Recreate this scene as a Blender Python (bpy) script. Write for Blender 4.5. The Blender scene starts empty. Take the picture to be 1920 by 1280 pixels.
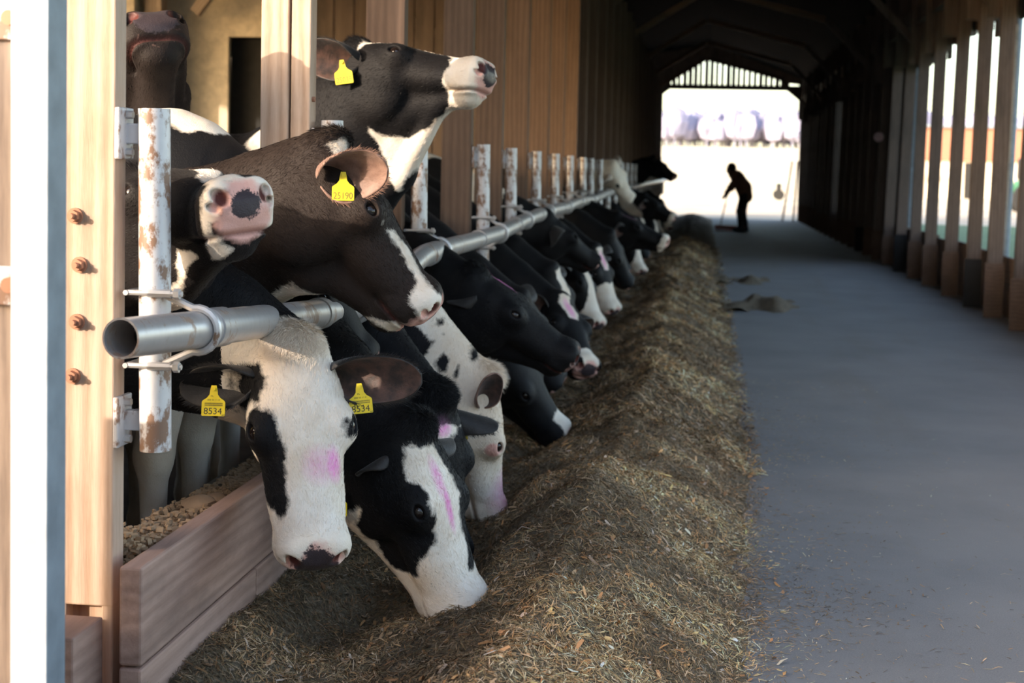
import bpy, math, random
import numpy as np
from mathutils import Vector, Matrix
import openvdb
random.seed(7); rng = np.random.default_rng(11)
SC = bpy.context.scene; COL = SC.collection
R = math.radians

# ------------------------------------------------------------------ camera, world, sun, exposure
cd = bpy.data.cameras.new('camera'); cam = bpy.data.objects.new('camera', cd); COL.objects.link(cam)
cd.sensor_fit = 'HORIZONTAL'; cd.sensor_width = 36; cd.lens = 36*2773/1920
cd.shift_y = -0.07983
CR = np.array([[0.99146276, -0.02958459, 0.12698956], [0.12852813, 0.05773902, -0.9900236], [0.02195719, 0.99789326, 0.06104854]])
m4 = Matrix([[*CR[i], (0, 0, 1.3)[i]] for i in range(3)] + [[0, 0, 0, 1]])
cam.matrix_world = m4
cd.clip_start = 0.05; cd.clip_end = 2000
cd.dof.use_dof = True; cd.dof.focus_distance = 3.75; cd.dof.aperture_fstop = 4.6
SC.camera = cam
SC.view_settings.view_transform = 'Standard'; SC.view_settings.look = 'None'
SC.view_settings.gamma = 1; SC.view_settings.use_curve_mapping = False
SC.view_settings.exposure = 0.0
SC.cycles.use_denoising = True
SC.cycles.max_bounces = 7; SC.cycles.diffuse_bounces = 4

W = bpy.data.worlds.new('sky'); SC.world = W; W.use_nodes = True
wn = W.node_tree; bg = wn.nodes['Background']
sky = wn.nodes.new('ShaderNodeTexSky'); sky.sky_type = 'NISHITA'; sky.sun_disc = False
sky.sun_elevation = R(20); sky.sun_rotation = R(229); sky.air_density = 1.0; sky.dust_density = 2.5; sky.ozone_density = 1.0
wb = wn.nodes.new('ShaderNodeMix'); wb.data_type = 'RGBA'; wb.blend_type = 'MULTIPLY'; wb.inputs[0].default_value = 1; wb.inputs[7].default_value = (1.08, 1.0, 0.92, 1)
wn.links.new(sky.outputs[0], wb.inputs[6]); wn.links.new(wb.outputs[2], bg.inputs[0]); bg.inputs[1].default_value = 0.78

SUNDIR = Vector((1.15, 1.0, -0.42)).normalized()
sd = bpy.data.lights.new('sun', 'SUN'); sun = bpy.data.objects.new('sun', sd); COL.objects.link(sun)
sd.energy = 7.5; sd.color = (1.0, 0.85, 0.70); sd.angle = R(0.8)
sun.rotation_euler = SUNDIR.to_track_quat('-Z', 'Y').to_euler(); sun.location = (-8, -12, 9)

# ------------------------------------------------------------------ small noise tool (numpy)
_L = np.random.default_rng(5).random((64, 64, 64)).astype(np.float32)
def vnoise(p, s=1.0):
    q = p*s; i = np.floor(q).astype(int); f = (q-i).astype(np.float32); f = f*f*(3-2*f)
    a = i & 63; b = (i+1) & 63
    x0, y0, z0 = a[:, 0], a[:, 1], a[:, 2]; x1, y1, z1 = b[:, 0], b[:, 1], b[:, 2]
    fx, fy, fz = f[:, 0], f[:, 1], f[:, 2]
    c00 = _L[x0, y0, z0]*(1-fx)+_L[x1, y0, z0]*fx; c10 = _L[x0, y1, z0]*(1-fx)+_L[x1, y1, z0]*fx
    c01 = _L[x0, y0, z1]*(1-fx)+_L[x1, y0, z1]*fx; c11 = _L[x0, y1, z1]*(1-fx)+_L[x1, y1, z1]*fx
    return (c00*(1-fy)+c10*fy)*(1-fz)+(c01*(1-fy)+c11*fy)*fz - 0.5
def fbm(p, s, o=3):
    r = 0; a = 1
    for k in range(o): r = r+a*vnoise(p+k*7.3, s*2**k); a *= 0.5
    return r

# ------------------------------------------------------------------ materials
def nodes(name):
    m = bpy.data.materials.new(name); m.use_nodes = True
    return m, m.node_tree, m.node_tree.nodes['Principled BSDF']
def N(t, kind, **kw):
    n = t.nodes.new(kind)
    for k, v in kw.items():
        if k in n.inputs: n.inputs[k].default_value = v
        else: setattr(n, k, v)
    return n
def ramp(t, fac, stops, interp='LINEAR'):
    r = t.nodes.new('ShaderNodeValToRGB'); r.color_ramp.interpolation = interp
    e = r.color_ramp.elements
    while len(e) < len(stops): e.new(0.5)
    for i, (p, c) in enumerate(stops):
        e[i].position = p; e[i].color = (*c, 1) if len(c) == 3 else c
    t.links.new(fac, r.inputs[0]); return r.outputs[0]
def mix(t, f, a, b, blend='MIX'):
    m = t.nodes.new('ShaderNodeMix'); m.data_type = 'RGBA'; m.blend_type = blend
    for s, v in ((m.inputs[0], f), (m.inputs[6], a), (m.inputs[7], b)):
        if hasattr(v, 'is_output'): t.links.new(v, s)
        elif isinstance(v, (int, float)): s.default_value = v
        else: s.default_value = (*v, 1)
    return m.outputs[2]
def mth(t, op, a, b=0.0, clamp=False):
    m = t.nodes.new('ShaderNodeMath'); m.operation = op; m.use_clamp = clamp
    for i, v in enumerate((a, b)):
        if hasattr(v, 'is_output'): t.links.new(v, m.inputs[i])
        else: m.inputs[i].default_value = v
    return m.outputs[0]
def coords(t, scale=(1, 1, 1), kind='Object'):
    tc = t.nodes.new('ShaderNodeTexCoord'); mp = t.nodes.new('ShaderNodeMapping')
    mp.inputs['Scale'].default_value = scale; t.links.new(tc.outputs[kind], mp.inputs[0]); return mp.outputs[0]
def noise(t, vec, scale, detail=3, rough=0.55, dist=0.0):
    n = N(t, 'ShaderNodeTexNoise', Scale=scale, Detail=detail, Roughness=rough, Distortion=dist); t.links.new(vec, n.inputs['Vector']); return n.outputs[0]
def bump(t, b, h, strength=0.3, dist=0.01):
    n = t.nodes.new('ShaderNodeBump'); n.inputs['Strength'].default_value = strength; n.inputs['Distance'].default_value = dist
    t.links.new(h, n.inputs['Height']); t.links.new(n.outputs[0], b.inputs['Normal'])
def plain(name, c, rough=0.6, metal=0.0):
    m, t, b = nodes(name); b.inputs['Base Color'].default_value = (*c, 1); b.inputs['Roughness'].default_value = rough; b.inputs['Metallic'].default_value = metal
    v = coords(t); n = noise(t, v, 14, 4); k = ramp(t, n, [(0.3, tuple(x*0.8 for x in c)), (0.7, tuple(min(1, x*1.15) for x in c))])
    t.links.new(k, b.inputs['Base Color']); return m
def wood(name, c1, c2, axis='Z', dirt=(0.1, 0.07, 0.05), dirtamt=0.5, knots=True, rough=0.75):
    m, t, b = nodes(name)
    sc = {'X': (0.07, 1, 1), 'Y': (1, 0.07, 1), 'Z': (1, 1, 0.07)}[axis]
    v = coords(t, sc)
    oi = t.nodes.new('ShaderNodeObjectInfo')
    add = t.nodes.new('ShaderNodeVectorMath'); add.operation = 'ADD'; t.links.new(v, add.inputs[0]); t.links.new(oi.outputs['Random'], add.inputs[1]); v = add.outputs[0]
    w = noise(t, v, 9, 2, 0.5, 0.2); g = N(t, 'ShaderNodeTexWave', Scale=9.0, Distortion=5.0, Detail=2.0); g.inputs['Detail Scale'].default_value = 1.2
    g.bands_direction = {'X': 'Y', 'Y': 'Z', 'Z': 'X'}[axis]; t.links.new(v, g.inputs['Vector'])
    fine = noise(t, v, 120, 3, 0.7)
    base = ramp(t, mth(t, 'ADD', mth(t, 'MULTIPLY', g.outputs['Fac'], 0.22), mth(t, 'MULTIPLY', mth(t, 'ADD', w, fine), 0.42)), [(0.3, c2), (0.8, c1)])
    v2 = coords(t, tuple(0.35 if s < 1 else 1 for s in sc))
    d = ramp(t, noise(t, v2, 5, 5, 0.65), [(0.48, (0, 0, 0)), (0.72, (dirtamt,)*3)])
    col = mix(t, d, base, dirt)
    if knots:
        vo = N(t, 'ShaderNodeTexVoronoi', Scale=2.6); v3 = coords(t, tuple(0.5 if s < 1 else 1.3 for s in sc)); t.links.new(v3, vo.inputs['Vector'])
        kn = ramp(t, vo.outputs['Distance'], [(0.03, (0.75,)*3), (0.055, (0, 0, 0))]); col = mix(t, kn, col, tuple(x*0.45 for x in c2))
    t.links.new(col, b.inputs['Base Color']); b.inputs['Roughness'].default_value = rough
    bump(t, b, mth(t, 'ADD', fine, g.outputs['Fac']), 0.25, 0.004); return m
M = {}
M['wood_new'] = wood('pale_timber', (0.66, 0.50, 0.39), (0.38, 0.245, 0.16), 'Z', (0.24, 0.145, 0.09), 0.55)  # post timber with sunlight put into its colour
M['wood_post'] = wood('brown_timber', (0.205, 0.13, 0.088), (0.11, 0.067, 0.045), 'Z', (0.10, 0.06, 0.04), 0.6)  # same timber with shade put into its colour
M['wood_dark'] = wood('dark_timber', (0.17, 0.125, 0.10), (0.085, 0.06, 0.048), 'Z', (0.03, 0.025, 0.02), 0.7)
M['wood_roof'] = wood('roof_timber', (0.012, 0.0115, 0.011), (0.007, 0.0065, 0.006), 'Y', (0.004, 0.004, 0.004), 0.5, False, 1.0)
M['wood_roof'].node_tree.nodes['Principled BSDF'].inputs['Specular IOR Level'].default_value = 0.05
M['truss'] = wood('truss_timber', (0.30, 0.18, 0.11), (0.17, 0.10, 0.06), 'X', (0.06, 0.04, 0.03), 0.5, False)
M['wood_board'] = wood('stained_board', (0.47, 0.31, 0.245), (0.29, 0.18, 0.14), 'Y', (0.13, 0.085, 0.07), 0.65)
M['wood_kick'] = wood('brown_plank', (0.17, 0.105, 0.07), (0.08, 0.05, 0.034), 'Y', (0.05, 0.03, 0.02), 0.6)
M['wood_grey'] = wood('weathered_grey_timber', (0.48, 0.38, 0.30), (0.20, 0.15, 0.12), 'Z', (0.10, 0.08, 0.07), 0.6)
M['inner'] = plain('lime_washed_wall', (0.62, 0.54, 0.42), 0.9)
M['black'] = plain('dark_recess', (0.02, 0.02, 0.02), 0.9)  # plain black; also stands in for shade in doorways and pipe end
def galv(name, c, rust=0.5, dark=(0.22, 0.13, 0.08), metal=0.55, rough=0.42):
    m, t, b = nodes(name); v = coords(t, (1, 1, 0.6))
    n1 = noise(t, v, 26, 5, 0.7); n2 = noise(t, v, 7, 3); vo = N(t, 'ShaderNodeTexVoronoi', Scale=60.0); t.links.new(v, vo.inputs['Vector'])
    base = ramp(t, vo.outputs['Distance'], [(0.0, tuple(x*0.92 for x in c)), (0.7, c)])
    f = ramp(t, mth(t, 'ADD', mth(t, 'MULTIPLY', n1, 0.6), mth(t, 'MULTIPLY', n2, 0.4)), [(0.62-0.14*rust, (0, 0, 0)), (0.66-0.12*rust, (1, 1, 1))])
    t.links.new(mix(t, f, base, dark), b.inputs['Base Color']); b.inputs['Roughness'].default_value = rough
    t.links.new(mth(t, 'MULTIPLY', mth(t, 'SUBTRACT', 1.0, f), metal), b.inputs['Metallic']); bump(t, b, n1, 0.15, 0.003); return m
M['galv'] = galv('galvanised_steel', (0.62, 0.61, 0.60), 0.35)
M['galv_rust'] = galv('rusty_galvanised_steel', (0.66, 0.66, 0.68), 0.95, (0.25, 0.15, 0.10), 0.3, 0.5)
M['rail'] = galv('muddy_rail_steel', (0.52, 0.50, 0.49), 0.55, (0.34, 0.24, 0.18), 0.55, 0.4)
M['white_metal'] = plain('white_coated_metal', (0.80, 0.80, 0.80), 0.45)
M['grey_metal'] = plain('blue_grey_metal', (0.22, 0.27, 0.32), 0.5, 0.2)
M['rust'] = plain('rusty_iron', (0.42, 0.20, 0.12), 0.8)
M['tag'] = plain('yellow_plastic', (0.80, 0.62, 0.03), 0.45)
M['ink'] = plain('dark_ink', (0.05, 0.045, 0.03), 0.6)
M['ink_faded'] = plain('faded_ink', (0.26, 0.17, 0.03), 0.6)
M['eye'] = plain('eye_dark_brown', (0.012, 0.008, 0.007), 0.06)
M['ear_dark'] = None

# asphalt
m, t, b = nodes('asphalt'); v = coords(t)
n1 = noise(t, v, 220, 2, 0.8); n2 = noise(t, v, 1.6, 5, 0.6); v2 = coords(t, (1, 0.12, 1)); n3 = noise(t, v2, 3.0, 4)
c = ramp(t, n2, [(0.3, (0.150, 0.152, 0.158)), (0.7, (0.225, 0.222, 0.222))])
c = mix(t, ramp(t, n1, [(0.35, (0, 0, 0)), (0.75, (0.6,)*3)]), c, (0.30, 0.29, 0.28)); c = mix(t, ramp(t, n3, [(0.52, (0, 0, 0)), (0.75, (0.45,)*3)]), c, (0.20, 0.175, 0.15))
vo = N(t, 'ShaderNodeTexVoronoi', Scale=34.0); t.links.new(v, vo.inputs['Vector'])
c = mix(t, ramp(t, vo.outputs['Distance'], [(0.05, (0.6,)*3), (0.11, (0, 0, 0))]), c, (0.34, 0.28, 0.20))
t.links.new(c, b.inputs['Base Color']); b.inputs['Roughness'].default_value = 0.8; bump(t, b, n1, 0.4, 0.003); M['asphalt'] = m
# feed base
m, t, b = nodes('chopped_feed'); v = coords(t); n1 = noise(t, v, 70, 5, 0.75); n2 = noise(t, v, 5, 4)
c = ramp(t, n1, [(0.3, (0.08, 0.058, 0.035)), (0.5, (0.26, 0.20, 0.125)), (0.72, (0.46, 0.36, 0.25))]); c = mix(t, ramp(t, n2, [(0.4, (0, 0, 0)), (0.7, (0.5,)*3)]), c, (0.10, 0.075, 0.045))
t.links.new(c, b.inputs['Base Color']); b.inputs['Roughness'].default_value = 0.95; bump(t, b, n1, 1.0, 0.02); M['feed'] = m
def attr_mat(name, attr='col', rough=0.85):
    m, t, b = nodes(name); a = N(t, 'ShaderNodeAttribute', attribute_name=attr); t.links.new(a.outputs['Color'], b.inputs['Base Color']); b.inputs['Roughness'].default_value = rough; return m
M['straw'] = attr_mat('straw_blades')
def ground(name, c1, c2, s=3):
    m, t, b = nodes(name); v = coords(t); t.links.new(ramp(t, noise(t, v, s, 5), [(0.35, c1), (0.65, c2)]), b.inputs['Base Color']); b.inputs['Roughness'].default_value = 0.95; return m
M['sand'] = ground('dry_yard_ground', (0.42, 0.33, 0.24), (0.58, 0.48, 0.36), 0.5)
M['field'] = ground('stubble_field', (0.62, 0.50, 0.33), (0.72, 0.62, 0.44), 0.05)
M['lawn'] = ground('lawn', (0.07, 0.13, 0.055), (0.12, 0.19, 0.08), 2)
M['pen'] = ground('muddy_pen_floor', (0.06, 0.045, 0.035), (0.12, 0.09, 0.07), 4)
M['haze_tree'] = ground('bare_hazy_wood', (0.23, 0.24, 0.35), (0.30, 0.30, 0.42), 0.3)  # distance haze painted into the tree colour

# coat of a cow: attributes white (signed field in m), pad, pink, dye, brown
def coat_mat(name, fur=False):
    m, t, b = nodes(name); v = coords(t)
    A = lambda n: N(t, 'ShaderNodeAttribute', attribute_name=n).outputs['Fac']
    n1 = noise(t, v, 90, 3, 0.7); n2 = noise(t, v, 9, 4, 0.6); n3 = noise(t, v, 45, 2, 0.5); n3b = noise(t, v, 55, 4, 0.75)
    black = mix(t, A('brown'), (0.0055, 0.0055, 0.0065), (0.045, 0.027, 0.018))  # brown paints sun sheen into the black fur
    black = mix(t, ramp(t, n2, [(0.45, (0, 0, 0)), (0.8, (0.12,)*3)]), black, (0.05, 0.04, 0.033))
    white = ramp(t, n2, [(0.3, (0.74, 0.63, 0.50)), (0.65, (0.87, 0.80, 0.70))])
    white = mix(t, A('cream'), white, (0.66, 0.50, 0.34))
    wf = mth(t, 'ADD', A('white'), mth(t, 'MULTIPLY', mth(t, 'SUBTRACT', n1, 0.5), 0.016))
    wf = ramp(t, mth(t, 'ADD', mth(t, 'MULTIPLY', wf, 90), 0.5), [(0.0, (0, 0, 0)), (1.0, (1, 1, 1))])
    c = mix(t, wf, black, white)
    dy = mth(t, 'MULTIPLY', mth(t, 'MULTIPLY', A('dye'), mth(t, 'ADD', mth(t, 'MULTIPLY', n1, 1.6), 0.1)), mth(t, 'ADD', mth(t, 'MULTIPLY', wf, 0.85), 0.15), True)
    c = mix(t, dy, c, (0.86, 0.30, 0.60))
    pk = ramp(t, mth(t, 'ADD', A('pink'), mth(t, 'MULTIPLY', mth(t, 'SUBTRACT', n3, 0.5), 0.35)), [(0.35, (0, 0, 0)), (0.62, (1, 1, 1))])
    c = mix(t, pk, c, (0.74, 0.42, 0.35))
    pf = ramp(t, mth(t, 'ADD', A('pad'), mth(t, 'MULTIPLY', mth(t, 'SUBTRACT', n3b, 0.5), 2.0)), [(0.38, (0, 0, 0)), (0.60, (1, 1, 1))])
    c = mix(t, pf, c, (0.052, 0.040, 0.044))
    hf = A('hole'); c = mix(t, hf, c, (0.10, 0.03, 0.025))
    t.links.new(c, b.inputs['Base Color'])
    b.inputs['Sheen Weight'].default_value = 0.03; b.inputs['Sheen Roughness'].default_value = 0.4
    rr = ramp(t, A('pad'), [(0.3, (0.62,)*3), (0.6, (0.32,)*3)]); t.links.new(rr, b.inputs['Roughness'])
    b.inputs['Specular IOR Level'].default_value = 0.17
    if not fur:
        vs = coords(t, (1, 1, 1)); h = mth(t, 'ADD', noise(t, vs, 260, 2, 0.6), mth(t, 'MULTIPLY', n1, 1.2)); bump(t, b, h, 0.35, 0.003)
    return m
M['coat'] = coat_mat('short_coat'); M['fur'] = coat_mat('coat_hair', True)
def hide(name, c1, c2):
    m, t, b = nodes(name); v = coords(t); t.links.new(ramp(t, noise(t, v, 30, 4), [(0.35, c1), (0.7, c2)]), b.inputs['Base Color']); b.inputs['Roughness'].default_value = 0.6
    b.inputs['Sheen Weight'].default_value = 0.15; bump(t, b, noise(t, v, 150, 3), 0.4, 0.003); return m
M['ear_black'] = hide('black_ear_hide', (0.008, 0.007, 0.007), (0.022, 0.018, 0.016))
M['ear_brown'] = hide('brown_ear_hide', (0.16, 0.085, 0.06), (0.30, 0.18, 0.135))
M['ear_inner'] = hide('inner_ear_hide', (0.022, 0.013, 0.010), (0.12, 0.058, 0.040))
M['ear_white'] = hide('white_ear_hide', (0.55, 0.47, 0.40), (0.70, 0.62, 0.54))
M['hoof'] = plain('hoof_horn', (0.06, 0.05, 0.045), 0.5)

# ------------------------------------------------------------------ mesh builders
def wpos(o):
    p = Vector((0, 0, 0))
    while o is not None: p = p+o.location; o = o.parent
    return p
def link(name, verts, faces, mat, parent=None, smooth=False, mats=None, fmat=None):
    V = np.array([tuple(map(float, v)) for v in verts])
    off = np.array(wpos(parent)) if parent is not None else np.array([(V[:, 0].min()+V[:, 0].max())/2, (V[:, 1].min()+V[:, 1].max())/2, V[:, 2].min()])
    me = bpy.data.meshes.new(name); me.from_pydata([tuple(v) for v in V-off], [], faces)
    for x in (mats or [mat]): me.materials.append(x)
    if fmat is not None: me.polygons.foreach_set('material_index', fmat)
    if smooth: me.polygons.foreach_set('use_smooth', [True]*len(me.polygons))
    me.update(); o = bpy.data.objects.new(name, me); COL.objects.link(o)
    if parent is not None: o.parent = parent
    else: o.location = off
    return o
class MB:
    def __init__(s): s.v = []; s.f = []; s.m = []
    def add(s, vs, fs, mi=0):
        n = len(s.v); s.v += [tuple(v) for v in vs]; s.f += [tuple(n+i for i in f) for f in fs]; s.m += [mi]*len(fs); return s
    def box(s, lo, hi, mi=0, jit=0.0, rot=None, c=None):
        x0, y0, z0 = lo; x1, y1, z1 = hi
        vs = [Vector((x, y, z)) for x in (x0, x1) for y in (y0, y1) for z in (z0, z1)]
        if rot is not None:
            c = Vector(c) if c is not None else (Vector(lo)+Vector(hi))/2
            vs = [c+rot@(v-c) for v in vs]
        if jit: vs = [v+Vector([random.uniform(-jit, jit) for _ in range(3)]) for v in vs]
        return s.add(vs, [(0, 1, 3, 2), (4, 6, 7, 5), (0, 4, 5, 1), (2, 3, 7, 6), (0, 2, 6, 4), (1, 5, 7, 3)], mi)
    def tube(s, pts, r, n=16, cap=True, mi=0, r2=None):
        pts = [Vector(p) for p in pts]; k = len(pts); rr = r if hasattr(r, '__len__') else [r]*k
        rings = []; up = None
        for i, p in enumerate(pts):
            d = (pts[min(i+1, k-1)]-pts[max(i-1, 0)]).normalized()
            if up is None: up = Vector((0, 0, 1)) if abs(d.z) < 0.9 else Vector((0, 1, 0))
            a = (up-d*up.dot(d)).normalized(); b = d.cross(a); up = a
            rings.append([p+(a*math.cos(2*math.pi*j/n)+b*math.sin(2*math.pi*j/n))*rr[i] for j in range(n)])
        vs = [v for r_ in rings for v in r_]
        fs = [(i*n+j, i*n+(j+1) % n, (i+1)*n+(j+1) % n, (i+1)*n+j) for i in range(k-1) for j in range(n)]
        if cap: fs += [tuple(range(n-1, -1, -1)), tuple((k-1)*n+j for j in range(n))]
        return s.add(vs, fs, mi)
    def pipe(s, a, b, r, t, n=32, mi=0):   # open hollow pipe
        a, b = Vector(a), Vector(b); d = (b-a).normalized(); u = d.orthogonal().normalized(); w = d.cross(u)
        vs = []
        for p in (a, b):
            for q in (r, r-t): vs += [p+(u*math.cos(2*math.pi*j/n)+w*math.sin(2*math.pi*j/n))*q for j in range(n)]
        fs = []
        for j in range(n):
            k = (j+1) % n
            fs += [(j, k, 2*n+k, 2*n+j), (n+k, n+j, 3*n+j, 3*n+k), (j, n+j, n+k, k), (2*n+j, 2*n+k, 3*n+k, 3*n+j)]
        return s.add(vs, fs, mi)
    def build(s, name, mat, parent=None, smooth=False, bevel=0.0, mats=None):
        o = link(name, s.v, s.f, mat, parent, smooth, mats, s.m if mats else None)
        if bevel:
            b = o.modifiers.new('bevel', 'BEVEL'); b.width = bevel; b.segments = 2; b.limit_method = 'ANGLE'
        if smooth:
            o.data.set_sharp_from_angle(angle=R(40))
        return o
def tag(o, label, cat, group=None, kind=None):
    if label: o['label'] = label
    if cat: o['category'] = cat
    if group: o['group'] = group
    if kind: o['kind'] = kind
    return o
def struct(o, label=None):
    o['kind'] = 'structure'
    if label: o['label'] = label
    return o
def empty(name, loc=(0, 0, 0), rz=0.0):
    o = bpy.data.objects.new(name, None); COL.objects.link(o); o.location = loc; o.rotation_euler = (0, 0, rz); o.empty_display_size = 0.1; return o
def copy_tree(o, parent=None):
    c = o.copy(); COL.objects.link(c); c.parent = parent
    for ch in list(o.children): copy_tree(ch, c)
    return c
# ================================================================== the barn
def plane(name, x0, x1, y0, y1, z, mat, th=0.05):
    return MB().box((x0, y0, z-th), (x1, y1, z)).build(name, mat)
floor = struct(plane('floor', -1.15, 2.95, -6, 43.6, 0.0, M['asphalt'], 0.1))
struct(plane('floor_pen', -6.2, -1.15, 2.0, 43.6, 0.0, M['pen'], 0.1))
# yard ground outside, rising field beyond
struct(plane('ground_yard', -30, 60, 43.6, 66, -0.02, M['sand']))
struct(plane('ground_apron', -24, -1.15, -14, 2.0, -0.01, M['sand']))
struct(plane('ground_verge', -1.15, 14, -14, -6, -0.01, M['sand']))
struct(plane('ground_lawn', 2.95, 60, -6, 43.6, -0.02, M['lawn']))
vs = []; fs = []
for i, (y, z) in enumerate([(66, -0.02), (90, 0.3), (130, 1.2), (180, 3.0), (240, 5.6), (300, 6.4), (420, 6.5)]): vs += [(-160, y, z), (200, y, z)]
fs = [(2*i, 2*i+1, 2*i+3, 2*i+2) for i in range(6)]
struct(link('ground_field', vs, fs, M['field']))
struct(plane('ground_green', 14, 60, 43.6, 58, -0.01, M['lawn'], 0.02))

STUBY = [3.05, 4.46, 5.87, 7.62, 8.74, 10.07, 11.35, 12.6, 14.0, 14.95, 16.3, 17.7, 19.1, 20.5, 21.9, 23.3, 24.7, 26.1, 27.5, 28.9, 30.3, 31.7, 33.1, 34.5, 35.9, 37.3, 38.7, 40.1, 41.5]
RAILP = [(-1.115, 2.74, 0.955), (-1.066, 3.05, 0.942), (-1.063, 4.04, 0.883), (-1.055, 4.46, 0.868), (-1.05, 4.9, 0.885), (-1.052, 5.45, 0.957), (-1.05, 5.87, 0.968), (-1.05, 6.7, 0.965), (-1.05, 7.62, 0.968), (-1.05, 8.3, 0.985), (-1.045, 8.74, 1.0), (-1.05, 10.07, 1.015), (-1.04, 11.3, 1.02), (-1.05, 12.6, 1.035), (-1.05, 14.4, 1.03), (-1.045, 16.3, 1.06), (-1.05, 20, 1.06), (-1.045, 24, 1.07), (-1.05, 30.3, 1.08), (-1.05, 41.5, 1.08)]
def rail_at(y):
    ys = [p[1] for p in RAILP]; return Vector((float(np.interp(y, ys, [p[0] for p in RAILP])), y, float(np.interp(y, ys, [p[2] for p in RAILP]))))

# --- timber posts of the feed front
def post_label(i):
    return ['pale squared timber post nearest the camera, four rusty bolts down its face',
            'pale sunlit timber post with a long dark crack, standing behind the dark brown cow',
            'timber post partly hidden by the cow with its head raised high',
            'shaded brown timber post just right of the raised pink-and-grey muzzle'][i] if i < 4 else 'shaded brown plank post in the far part of the feed front'
POSTY = [3.0, 4.4, 5.8] + [y-0.06 for y in STUBY[3:]]
for i, y in enumerate(POSTY):
    e = empty('timber_post', (-1.26, y+0.035, 0)); tag(e, post_label(i), 'post', 'feed front timber posts' if i > 3 else None)
    mat = M['wood_new'] if i < 2 else M['wood_post']  # first two posts take the sunlit copy, the rest the shaded one
    x0 = -1.36 if i == 0 else -1.35
    w = MB()
    if i == 1:
        w.box((x0, y, 0), (-1.262, y+.075, 3.78)); w.box((-1.256, y+.004, 0), (-1.195, y+.075, 3.78))
        w.box((x0+.01, y+.03, 0), (-1.2, y+.07, 3.77), 0)
    elif i == 0:
        w.box((x0, y, 0.34), (-1.235, y+.06, 3.78)); w.box((-1.262, y+.002, 0), (-1.236, y+.06, 0.36)); w.box((x0, y, 0), (-1.34, y+.06, .36))
        w.box((x0+.01, y+.035, 0), (-1.25, y+.058, .36))
    else: w.box((x0, y, 0), (-1.19+random.uniform(-.008, .008), y+.07, 3.78))
    w.build('shaft', mat, e, bevel=0.004)
    if i == 0:
        for (bx, bz) in ((-1.322, 1.181), (-1.312, 1.077), (-1.317, 0.955), (-1.326, 0.838)):
            bo = MB().tube([(bx, y+.002, bz), (bx, y-.006, bz)], 0.017, 20)
            bo.tube([(bx, y-.006, bz), (bx, y-.018, bz)], 0.0125, 6); bo.tube([(bx, y-.018, bz), (bx, y-.03, bz)], 0.006, 10)
            bo.build('bolt', M['rust'], e, smooth=True)
    if i == 1:
        MB().tube([(-1.195, y+.03, 1.5), (-1.186, y+.03, 1.5)], 0.008, 8).build('bolt', M['rust'], e)
# --- pipe stubs with brackets
def stub_label(i):
    return ['rust-streaked white pipe stub bracketed to the nearest post, rail end clamped to it',
            'pipe stub whose top shows behind the black poll of the brown-black cow',
            'rust-mottled white pipe stub between the raised cow\'s throat and the cream neck',
            'rusty white pipe stub beside the first shaded brown post'][i] if i < 4 else 'blurred whitish pipe stub far along the feed rail'
for i, y in enumerate(STUBY):
    x = -1.165 if i == 0 else -1.135
    e = empty('pipe_stub', (x, y, 0.7)); tag(e, stub_label(i), 'pipe', 'far pipe stubs along the rail' if i > 3 else None)
    zt, zb = (1.412, 0.676) if i == 0 else (1.425, 0.70)
    if i == 1: zt = 1.437
    MB().pipe((x+.004, y, zb), (x-.004, y, zt), 0.034, 0.004, 28).build('pipe', M['galv_rust'], e, smooth=True)
    px = -1.232 if i == 0 else -1.186
    for z in (1.358, 0.74):
        b = MB().box((px, y-.012, z-.022), (x-.028, y+.012, z+.022)); b.box((px-.006, y-.05, z-.055), (px+.006, y+.03, z+.055))
        b.build('bracket', M['galv_rust'], e, bevel=.003)
        if i < 4:
            for dz in (-.04, .04): MB().tube([(px+.004, y-.01, z+dz), (px+.02, y-.01, z+dz)], .009, 6).build('bolt', M['galv'], e)
    if i < 9:   # clamp round stub and rail
        rp = rail_at(y); c = MB(); rr = .0475
        pts = [(x+.03, y-.02, rp.z+.075)]
        for k in range(13):
            a = R(100-k*200/12); pts.append((rp.x+math.cos(a)*rr, y-.015, rp.z+math.sin(a)*rr))
        pts.append((x+.03, y-.02, rp.z-.075)); c.tube(pts, .009, 8)
        for s in (1, -1):
            z = rp.z+s*.078
            c.tube([(x-.045, y-.038, z), (x+.075, y-.038, z)], .006, 8); c.tube([(x-.048, y-.045, z), (x-.048, y+.03, z)], .006, 8)
            c.tube([(x+.058, y-.038, z), (x+.07, y-.038, z)], .012, 6)
            c.tube([(x-.0, y-.038, z), (x+.05, y-.036, z)], .009, 8)
        c.build('clamp', M['galv'], e, smooth=True)
# --- the neck rail
e = empty('neck_rail', (-1.08, 2.74, 0.95)); tag(e, 'long bent galvanised neck rail with open near end running along the cow heads', 'rail')
def smooth_path(P, n=4):
    out = []
    for i in range(len(P)-1):
        p0, p1, p2, p3 = [np.array(P[min(max(j, 0), len(P)-1)]) for j in (i-1, i, i+1, i+2)]
        for k in range(n):
            t = k/n; out.append(tuple(0.5*((2*p1)+(-p0+p2)*t+(2*p0-5*p1+4*p2-p3)*t*t+(-p0+3*p1-3*p2+p3)*t**3)))
    out.append(tuple(P[-1])); return out
sp = smooth_path(RAILP[1:]); w = MB(); w.tube(sp, .0405, 28, cap=False); w.pipe(RAILP[0], RAILP[1], .0405, .004, 32); w.build('pipe', M['rail'], e, smooth=True)
MB().tube([Vector(RAILP[0]).lerp(Vector(RAILP[1]), .35), Vector(RAILP[1])], .0355, 24).build('pipe_core', M['black'], e)  # black plug painting the shade inside the open pipe end
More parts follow.
